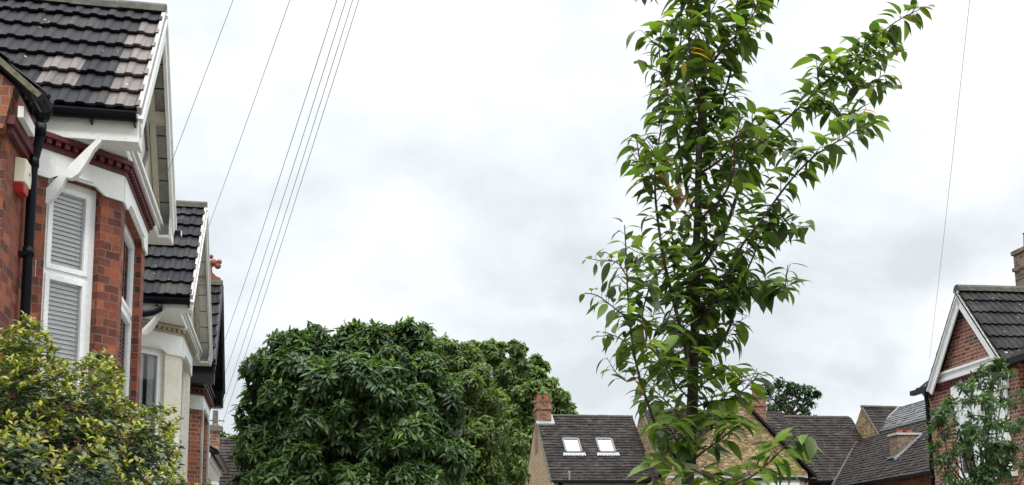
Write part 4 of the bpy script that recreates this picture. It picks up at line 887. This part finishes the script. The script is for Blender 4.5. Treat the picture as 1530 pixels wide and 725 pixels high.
BR = [  # pixel polylines of the main stems, depth at start / end, radius
 ([(1033, 570), (1024, 520), (1016, 487), (1004, 440), (994, 398), (985, 345), (979, 290), (980, 240), (988, 190), (996, 130)], 0, -.25, .011),
 ([(1028, 715), (1015, 690), (988, 657), (969, 606), (955, 562), (944, 507), (938, 440), (936, 386), (933, 336)], 0, -.35, .0085),
 ([(1040, 412), (1050, 396), (1076, 357), (1091, 323), (1106, 275), (1118, 238), (1154, 199), (1203, 153), (1237, 120), (1278, 87), (1332, 37), (1383, 10)], 0, .25, .0115),
 ([(1106, 275), (1114, 250), (1122, 215), (1124, 170)], .12, .2, .006),
 ([(1038, 500), (1050, 480), (1061, 461), (1084, 416), (1106, 371), (1136, 331), (1177, 275), (1215, 235), (1262, 205), (1300, 182)], 0, -.3, .010),
 ([(1040, 540), (1070, 520), (1091, 487), (1102, 439), (1121, 394), (1136, 360), (1160, 318)], 0, -.1, .008),
 ([(1046, 215), (1058, 190), (1073, 165), (1090, 114), (1100, 52), (1102, -10), (1104, -110)], 0, .15, .009),
 ([(1042, 330), (1030, 300), (1022, 262), (1014, 215), (1008, 160), (1014, 100), (1018, 40), (1016, -60)], 0, .3, .010),
 ([(1048, 160), (1035, 110), (1030, 60), (1034, -10), (1030, -90)], 0, -.2, .007),
 ([(1050, 120), (1075, 80), (1112, 40), (1130, 10), (1140, -50)], 0, .1, .006),
 ([(1035, 610), (1062, 600), (1090, 596), (1120, 575), (1134, 557)], 0, -.3, .005),
 ([(1032, 690), (1055, 672), (1085, 650), (1110, 625)], 0, -.25, .006),
 ([(1030, 735), (1070, 735), (1123, 712), (1150, 690), (1172, 668), (1190, 650)], -.1, -.7, .005),
 ([(1033, 640), (1010, 615), (985, 590), (965, 572)], 0, .3, .005),
 ([(1036, 570), (1000, 545), (975, 520), (950, 515)], 0, .3, .005),
 ([(1040, 470), (1070, 440), (1110, 425), (1150, 428)], 0, .3, .006),
 ([(1043, 330), (1075, 300), (1095, 262), (1098, 210), (1110, 170)], 0, -.3, .007),
 ([(1044, 260), (1075, 240), (1110, 205), (1150, 215), (1190, 230)], 0, -.25, .007),
 ([(1042, 380), (1015, 370), (975, 385), (955, 400)], 0, .25, .005),
 ([(1041, 440), (1020, 430), (1000, 470), (985, 500)], 0, -.25, .005),
 ([(1237, 120), (1260, 118), (1290, 130), (1320, 112)], .2, .1, .0045),
 ([(1270, 95), (1290, 92), (1312, 78), (1340, 62)], .2, .35, .004),
 ([(1035, 640), (1055, 625), (1080, 622), (1100, 640)], 0, -.3, .0045),
 ([(1034, 600), (1015, 580), (1000, 560), (992, 540)], -.05, -.3, .0045),
 ([(1032, 680), (1012, 660), (1000, 640), (985, 632)], -.05, -.35, .0045),
 ([(1034, 590), (1055, 570), (1075, 560), (1090, 545)], -.05, -.25, .0045),
 ([(942, 480), (915, 458), (893, 442), (874, 438)], -.3, -.35, .0035),
 ([(948, 520), (925, 505), (902, 496)], -.25, -.3, .003),
 ([(956, 562), (938, 570), (922, 560)], -.2, -.25, .003),
 ([(940, 420), (925, 395), (908, 388)], -.33, -.4, .003),
 ([(1104, 440), (1130, 428), (1160, 438), (1180, 430)], 0, -.1, .004),
 ([(1136, 331), (1160, 335), (1190, 322)], -.1, -.2, .004),
 ([(1225, 130), (1222, 110), (1235, 92), (1250, 80)], .15, .1, .004),
 ([(1203, 153), (1235, 160), (1265, 175), (1285, 172)], .15, .0, .004),
 ([(994, 398), (975, 420), (960, 470), (965, 520)], -.1, -.3, .005),
 ([(979, 290), (962, 270), (955, 235), (950, 200)], -.15, -.1, .005),
 ([(1010, 140), (990, 110), (985, 70), (990, 30)], .1, .2, .005),
 ([(1060, 20), (1020, -10), (985, -25), (955, -20)], 0, -.2, .005),
 ([(1032, 700), (1060, 715), (1085, 740), (1105, 760)], -.1, -.5, .005),
 ([(1030, 660), (1005, 668), (980, 690), (975, 720)], -.1, -.4, .004),
]
LP_, LD_, LN_, LS_, LC_ = [], [], [], [], []
twigs = MB()
def add_leaf(p, d, n, s, tip=0.0):
    LP_.append(tuple(p)); LD_.append(tuple(d)); LN_.append(tuple(n)); LS_.append(s); LC_.append(tip)
def dress(pts, along, spacing=.024, lsize=.085, out=.5, tipk=.1):
    """alternate drooping leaves on short stalks along a twig"""
    Lc = 0; side = 1
    for i in range(len(pts) - 1):
        a, b_ = pts[i], pts[i + 1]; seg = (b_ - a).length; d = (b_ - a).normalized() if seg > 1e-6 else Vector((0, 0, 1))
        q = 0
        while Lc < seg:
            p = a + d * Lc; ph = random.uniform(-.9, .9) + (0 if side > 0 else PI)
            lat = Vector((math.cos(ph), math.sin(ph) * .9, 0)); lat = (lat - d * lat.dot(d)).normalized()
            pd = (lat * .8 + d * .45 + Vector((0, 0, .15))).normalized(); pl = random.uniform(.012, .026); e_ = p + pd * pl
            twigs.tube([p, e_], .0012, 3, cap=False)
            dd = (lat * random.uniform(.8, 1.1) + d * random.uniform(-.1, .25) + Vector((0, 0, random.uniform(-.42, .12)))).normalized()
            nn = (Vector((0, 0, 1)) + lat * .35 + Vector((random.uniform(-.45, .45), random.uniform(-.65, .35), 0))).normalized()
            add_leaf(e_, dd, nn, lsize * random.uniform(.62, 1.22), random.random()); side = -side; Lc += spacing * random.uniform(.6, 1.5)
        Lc -= seg
for bi, (pp, y0, y1, r0) in enumerate(BR):
    pts = poly(pp, y0, y1); PP, RR = refine(pts, [lerp(r0, .002, (i / (len(pts) - 1)) ** .9) for i in range(len(pts))], 4)
    mb_ = MB(); mb_.tube(PP, RR, 8); mb_.build('branch', 'bark_cherry' if r0 > .007 else 'twig', cherry, smooth=True)
    # leaves on the outer part of the stem, side twigs everywhere
    n = len(PP); start = int(n * (.3 if r0 > .008 else .15))
    lsz = .115 if pp[-1] == (1190, 650) else (.078 if (r0 <= .0035 or bi == 1) else .091)
    dress(PP[start:], True, .019 if lsz < .1 else .03, lsz)
    dist = 0
    outer = bi == 1
    for i in range(int(n * .12), n - 1):
        seg = (PP[i + 1] - PP[i]).length; dist += seg
        if dist > (.11 if (outer or r0 <= .0035) else .045):
            dist = 0; d = (PP[i + 1] - PP[i]).normalized(); ph = random.uniform(0, 2 * PI); lat = Vector((math.cos(ph), math.sin(ph), 0)); lat = (lat - d * lat.dot(d)).normalized()
            ln = random.uniform(.03, .125) * (.5 if outer else 1) * (1.0 if i < n * .8 else .5); tp = [PP[i], PP[i] + (lat * .75 + d * .6) * ln * .5, PP[i] + (lat * .9 + d * .7 + Vector((0, 0, .15))) * ln]
            twigs.tube(tp, [.0026, .002, .0012], 5); dress(tp, True, .0170, lsz)
for zi in range(110):   # spur leaves on the trunk
    q = random.random(); i = int(lerp(len(P_) * .30, len(P_) - 6, q)); p = P_[i]; ph = random.uniform(0, 2 * PI); lat = Vector((math.cos(ph), math.sin(ph), 0))
    tp = [p, p + lat * .05 + Vector((0, 0, .03)), p + lat * random.uniform(.07, .14) + Vector((0, 0, .05))]; twigs.tube(tp, [.003, .002, .0015], 5); dress(tp, True, .026, .088)
twigs.build('twigs', 'twig', cherry)
n = len(LP_); c = palette(n, [(.034, .064, .014), (.060, .104, .018), (.105, .158, .022), (.17, .235, .03)], [.28, .34, .26, .12], .17)
lowz = at(1035, 590, YC).z; lw_ = np.array([q[2] for q in LP_]) < lowz; lit_low = lw_ & (RNG.random(n) < .6); c[lit_low] = palette(int(lit_low.sum()), [(.075, .132, .02), (.12, .19, .028)], [1, 1], .12)  # lower leaves recoloured paler, imitating light passing through the blades
rare = RNG.random(n) < .002; c[rare] = (.42, .17, .04)
P0_ = np.array(LP_)
leaves('foliage', CH, P0_, LD_, LN_, LS_, c, 'leaf_cherry', cherry)
# a few orange leaves and a tuft of dead brown ones
sp_ = [at(1030, 72, YC - .2), at(1032, 79, YC - .2), at(1022, 92, YC - .2), at(1285, 165, YC - .1), at(1288, 168, YC - .1), at(1368, 12, YC + .2), at(1330, 112, YC + .1), at(930, 333, YC - .35)]
leaves('autumn_leaves', CH, [tuple(p) for p in sp_], [(.9, .1, .1), (.9, 0, -.05), (.0, .2, -1), (.8, 0, .1), (.9, 0, -.1), (.8, .1, .2), (.8, 0, -.3), (-.5, 0, .6)], [(0, -.5, 1)] * 8, [.075, .095, .07, .08, .08, .10, .08, .05], np.array([(.50, .20, .03), (.48, .22, .03), (.25, .22, .04), (.42, .17, .05), (.40, .18, .05), (.20, .07, .03), (.25, .15, .03), (.15, .04, .03)]), 'leaf', cherry)
pc = at(1010, 288, YC - .18); k_ = 26
leaves('dead_leaves', CH, np.array(pc)[None] + RNG.standard_normal((k_, 3)) * (.018, .018, .022), norm(RNG.standard_normal((k_, 3)) * .4 + (0, 0, -1)), rdir(k_), RNG.uniform(.03, .05, k_), palette(k_, [(.20, .10, .04), (.30, .17, .07)], [1, 1]), 'leaf', cherry)
tt = at(1030, 704, YC); TI = thing('tree_tie', tt, 'pale cloth strip knotted round the thin trunk of the young cherry tree', 'tree tie')
m = MB()
for k in range(3): 
    ring = [tt + Vector((math.cos(a) * .036, math.sin(a) * .036, .012 * k + .004 * math.sin(a * 2))) for a in [2 * PI * j / 16 for j in range(17)]]
    m.tube(ring, .007, 5)
m.build('band', 'tie', TI, smooth=True)
for sgn in (0, 1):
    m = MB(); o = tt + Vector((-.035, -.02, 0)); w_ = Vector((.012, .004, 0)); pr = None
    pts = [o, o + Vector((-.018, -.012, -.03)), o + Vector((-.03 + .02 * sgn, -.01, -.08)), o + Vector((-.02 + .02 * sgn, -.015, -.14 + .03 * sgn)), o + Vector((-.032 + .03 * sgn, -.012, -.19 + .05 * sgn))]
    for a, b_ in zip(pts[:-1], pts[1:]): m.face([a - w_, a + w_, b_ + w_, b_ - w_])
    m.build('loose_end', 'tie', TI)

# --- crown helper: whorls of leaves through a set of overlapping clumps
def crown(name, parent, spheres, Y, tm, per_m2, lsize, cols, wts, mat, nl=6, droopv=-.35, depth=.5, fill=.25, seedn=0, upright=.0, flat=1.0, sub=13):
    pos, dr, nr, sz, cc_ = [], [], [], [], []
    subs = []
    for (x, y, r, dY) in spheres:
        c_ = np.array(at(x, y, Y + dY)); rr = r * mpp(Y + dY); subs.append((c_, rr * .62, .55))
        k = max(5, int(sub * (r / 45) ** 1.3)); dd = rdir(k); dd[:, 2] = np.where(dd[:, 2] < -.5, -dd[:, 2], dd[:, 2])
        for q in range(k): f_ = RNG.uniform(.20, .40); subs.append((c_ + dd[q] * rr * RNG.uniform(.66, .95), rr * f_, 1.25))
    for (c_, rr, dens) in subs:
        n = max(3, int(4 * PI * rr * rr * per_m2 * dens))
        d = rdir(n); d[:, 2] = np.where(d[:, 2] < -.6, -d[:, 2], d[:, 2]); rad_ = rr * (1 - depth * RNG.random(n) ** 2) * (1 + .10 * RNG.standard_normal(n))
        inside = RNG.random(n) < fill; rad_[inside] *= RNG.uniform(.3, .85, inside.sum())
        p = c_ + d * rad_[:, None] * np.array([1, 1, flat])
        tone = 1 + .16 * RNG.standard_normal() 
        for k in range(nl):
            ph = 2 * PI * k / nl + RNG.random(n) * 1.2; ax = norm(d + (0, 0, .25 + upright)); t1 = norm(np.cross(ax, np.array([.31, .52, .8]))); t2 = np.cross(ax, t1)
            ld = norm(t1 * np.cos(ph)[:, None] + t2 * np.sin(ph)[:, None] + ax * (.35 + upright) + np.array([0, 0, droopv]) + .18 * RNG.standard_normal((n, 3)))
            pos.append(p + .05 * lsize * RNG.standard_normal((n, 3))); dr.append(ld); nr.append(norm(ax * .8 + np.array([0, 0, .5]) + .3 * RNG.standard_normal((n, 3)))); sz.append(lsize * RNG.uniform(.6, 1.2, n)); cc_.append(palette(n, cols, wts) * tone)
    return leaves(name, tm, np.concatenate(pos), np.concatenate(dr), np.concatenate(nr), np.concatenate(sz), np.concatenate(cc_), mat, parent)
def limbs(parent, root, spheres, Y, r0, lean=0, mat='bark', k=.35):
    m = MB(); top = None
    cxm = sum(s[0] for s in spheres) / len(spheres); cym = sum(s[1] for s in spheres) / len(spheres); mid = at(cxm, max(s[1] for s in spheres), Y)
    m.tube([root, lerp(root, mid, .5) + Vector((.05, 0, 0)), mid], [r0, r0 * .8, r0 * .6], 10); tr = m.build('trunk', mat, parent, smooth=True)
    m = MB()
    for (x, y, r, dY) in spheres:
        c_ = at(x, y, Y + dY); j = lerp(mid, c_, .5) + Vector((random.uniform(-.1, .1), random.uniform(-.1, .1), -.1)); m.tube([mid - Vector((0, 0, random.uniform(0, .3))), j, c_], [r0 * .4, r0 * .25, r0 * .08], 6)
        for q in range(5):
            dv = Vector(RNG.standard_normal(3)).normalized() * r * mpp(Y + dY) * .85; dv.z = abs(dv.z) * .7; m.tube([lerp(j, c_, random.uniform(.3, 1)), c_ + dv * .6, c_ + dv], [r0 * .08, r0 * .05, r0 * .02], 5)
    m.build('limbs', mat, parent, smooth=True)

# broad dark tree in the left middle
Y1 = 17.5
S1 = [(478, 505, 13, .2), (596, 500, 14, .3), (540, 497, 12, .4), (636, 520, 14, .2), (415, 512, 12, .1), (378, 590, 14, .1), (360, 640, 14, .2), (525, 496, 9, .2), (563, 494, 7, .2), (440, 508, 9, .2), (372, 560, 8, .2), (400, 622, 44, .3), (400, 566, 38, 0), (432, 535, 38, .2), (470, 535, 40, .5), (452, 585, 55, -.5), (515, 540, 46, .3), (560, 535, 44, .2), (610, 530, 42, .4), (505, 596, 56, -.9), (570, 595, 60, -.8), (625, 585, 50, -.2),
      (412, 690, 56, -.3), (460, 665, 60, -.9), (530, 700, 60, .2), (527, 668, 36, .7), (560, 690, 40, .6), (602, 668, 55, -.9), (640, 650, 50, -.3), (650, 705, 55, -.5), (440, 740, 60, -.8), (520, 770, 70, -.9), (610, 755, 60, -1.0), (398, 745, 48, .1), (368, 672, 20, .3)]
T1 = thing('evergreen_tree', Vector((at(530, 700, Y1).x, Y1, 0)), 'broad dark green tree with long drooping leaves in whorls, left of the middle', 'tree')
crown('foliage', T1, S1, Y1, LONG, 66, .165, [(.026, .055, .018), (.046, .088, .028), (.080, .135, .040), (.13, .20, .055)], [.27, .33, .27, .13], 'leaf', 7, -.12, .55, .22, sub=18)
limbs(T1, Vector((at(530, 700, Y1).x, Y1, -.05)), S1, Y1, .16)
# finer, lighter tree to its right
Y2 = 20.0
S2 = [(672, 542, 30, 0), (640, 528, 22, .2), (706, 548, 28, 0), (655, 545, 36, 0), (690, 560, 40, .2), (700, 605, 50, -.4), (735, 620, 36, .2), (650, 600, 48, 0), (740, 670, 42, 0), (700, 680, 55, -.6), (745, 720, 42, 0), (690, 740, 60, -.5), (640, 720, 50, -.4), (625, 545, 30, .1)]
T2 = thing('bushy_tree', Vector((at(690, 700, Y2).x, Y2, 0)), 'mid green bushy tree with finer leaves, against the right side of the broad dark tree', 'tree')
crown('foliage', T2, S2, Y2, LONG, 80, .135, [(.060, .095, .022), (.10, .150, .035), (.16, .215, .052)], [.33, .4, .27], 'leaf', 6, -.25, .6, .25)
limbs(T2, Vector((at(690, 700, Y2).x, Y2, -.05)), S2, Y2, .12)
# large rounded tree far behind
Y3 = 64.0
S3 = [(668, 540, 24, 0), (690, 534, 24, 0), (718, 530, 24, 0), (845, 628, 18, 0), (815, 660, 34, 0), (835, 600, 22, 0), (800, 575, 26, 0), (705, 545, 30, 0), (735, 538, 28, .5), (768, 545, 30, 0), (795, 560, 30, .5), (820, 590, 26, 0), (838, 604, 18, 0), (775, 590, 42, -.5), (735, 585, 45, 0), (800, 625, 36, 0), (770, 650, 48, -.5), (830, 640, 24, .3), (765, 705, 50, 0), (790, 680, 30, .5), (720, 640, 50, 0), (690, 560, 26, .5)]
T3 = thing('rounded_tree', Vector((at(770, 690, Y3).x, Y3, 0)), 'large rounded green tree rising behind the buff brick gable end', 'tree')
crown('foliage', T3, S3, Y3, SMALL, 17, .30, [(.070, .115, .032), (.115, .175, .046), (.17, .24, .062)], [.33, .4, .27], 'leaf', 6, -.1, .65, .22)
limbs(T3, Vector((at(770, 690, Y3).x, Y3, -.05)), S3, Y3, .4)
# tree behind the end terrace
Y4 = 66.0
S4 = [(1150, 590, 18, 0), (1172, 582, 18, 0), (1196, 585, 17, 0), (1208, 602, 14, 0), (1180, 605, 22, 0), (1150, 612, 20, 0), (1205, 618, 16, 0), (1222, 590, 4, 0), (1130, 600, 12, 0)]
T4 = thing('dark_tree', Vector((at(1175, 600, Y4).x, Y4, 0)), 'small dark tree top showing above the roof right of the yellow brick gable', 'tree')
crown('foliage', T4, S4, Y4, SMALL, 11, .30, [(.020, .048, .022), (.032, .070, .028), (.05, .10, .035)], [.4, .4, .2], 'leaf', 5, -.1, .75, .3)
limbs(T4, Vector((at(1175, 600, Y4).x, Y4, -.05)), S4, Y4, .25)
S6 = [(330, 654, 8, 0), (345, 660, 9, 0), (338, 672, 10, 0)]
T6 = thing('distant_tree', Vector((at(338, 660, 58).x, 58, 0)), 'tiny distant treetop above the far roof beside the sooty chimney', 'tree')
crown('foliage', T6, S6, 58.0, SMALL, 22, .25, [(.03, .07, .02), (.05, .11, .03)], [1, 1], 'leaf', 5); limbs(T6, Vector((at(338, 660, 58).x, 58, -.05)), S6, 58.0, .2)
# small airy tree in front of the right-hand house
Y5 = 12.0
S5 = [(1470, 560, 20, 0), (1482, 578, 24, .1), (1500, 560, 12, .2), (1450, 590, 22, 0), (1425, 610, 20, .1), (1402, 620, 14, 0), (1480, 615, 32, -.1), (1510, 600, 22, .2), (1430, 650, 30, 0), (1400, 640, 16, 0), (1480, 655, 40, -.2), (1520, 640, 28, 0),
      (1450, 690, 36, 0), (1408, 695, 18, 0), (1500, 700, 42, 0), (1430, 725, 26, 0), (1480, 740, 50, 0), (1395, 672, 9, 0), (1540, 690, 36, 0), (1550, 630, 30, 0), (1490, 545, 7, 0)]
T5 = thing('street_tree', Vector((at(1480, 700, Y5).x, Y5, 0)), 'small airy green tree in front of the right-hand brick house', 'tree')
crown('foliage', T5, S5, Y5, LONG, 85, .085, [(.030, .066, .022), (.050, .098, .030), (.09, .155, .045)], [.35, .4, .25], 'leaf', 6, -.35, .8, .35, sub=9)
limbs(T5, Vector((at(1480, 700, Y5).x, Y5, -.05)), S5, Y5, .036)

# --- hedge in the near left corner
hd = thing('hedge', at(60, 725, 4.0) * 1.0, 'glossy green and yellow-green leafed hedge in the bottom left corner', 'hedge')
YH = 4.0
c_ = np.array(at(-20, 860, YH)); c_[2] = .95
R3 = np.array([.872, 1.10, .0]); R3[2] = (at(0, 476, YH).z - c_[2]) * .93
pos, dr, nr, sz, cl = [], [], [], [], []
n = 30000
d = rdir(n * 2); d = d[(d[:, 1] < .45)][:n]; n = len(d)
lump = 1 + .035 * np.sin(d[:, 0] * 9 + 1) * np.cos(d[:, 2] * 8) + .035 * np.sin(d[:, 0] * 21 + d[:, 1] * 13) + .03 * np.cos(d[:, 2] * 25 + d[:, 0] * 7)
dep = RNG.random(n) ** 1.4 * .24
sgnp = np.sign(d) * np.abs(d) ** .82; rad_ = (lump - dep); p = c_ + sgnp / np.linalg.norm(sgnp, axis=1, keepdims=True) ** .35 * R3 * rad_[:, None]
growth_shade = np.clip((.10 - dep) / .10, 0, 1) * RNG.random(n) + .42 * d[:, 2] - .06  # new growth at the tips; the height term paints shade into lower leaves
nl = 6
for k in range(nl):
    ph = 2 * PI * k / nl + RNG.random(n); ax = norm(d * .7 + (0, 0, .75) + .25 * RNG.standard_normal((n, 3))); t1 = norm(np.cross(ax, np.array([.31, .52, .8]))); t2 = np.cross(ax, t1)
    op = np.where(growth_shade > .55, .9, .25)[:, None] * RNG.uniform(.5, 1.3, (n, 1))
    pos.append(p + ax * .004 * k); dr.append(norm(t1 * np.cos(ph)[:, None] + t2 * np.sin(ph)[:, None] + ax * op)); nr.append(norm(ax + .2 * RNG.standard_normal((n, 3)))); sz.append(RNG.uniform(.017, .033, n) * np.where(growth_shade > .55, .85, 1.1))
    old_shaded = palette(n, [(.011, .026, .007), (.019, .043, .010), (.036, .070, .014)], [.4, .4, .2]); new = palette(n, [(.13, .16, .008), (.26, .27, .012), (.20, .155, .018), (.20, .10, .03)], [.45, .36, .14, .05])  # dark set: older leaves, also the painted shade low in the hedge
    f_ = np.clip((growth_shade - .42) * 4, 0, 1)[:, None]; cl.append(old_shaded * (1 - f_) + new * f_)
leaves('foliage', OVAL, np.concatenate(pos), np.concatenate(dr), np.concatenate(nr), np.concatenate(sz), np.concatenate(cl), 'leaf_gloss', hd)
m = MB()
for k in range(420):
    dd = rdir(1)[0]; dd[2] = abs(dd[2]) * 1.2; dd[1] = min(dd[1], .3); e = c_ + dd / np.linalg.norm(dd) * R3 * .85; s0 = Vector((c_[0] + random.uniform(-.5, .5), c_[1] + random.uniform(-.7, .7), 0.02)); m.tube([s0, lerp(s0, Vector(e), .55) + Vector((0, 0, .15)), Vector(e)], [.010, .006, .002], 5)
m.build('stems', 'bark', hd)
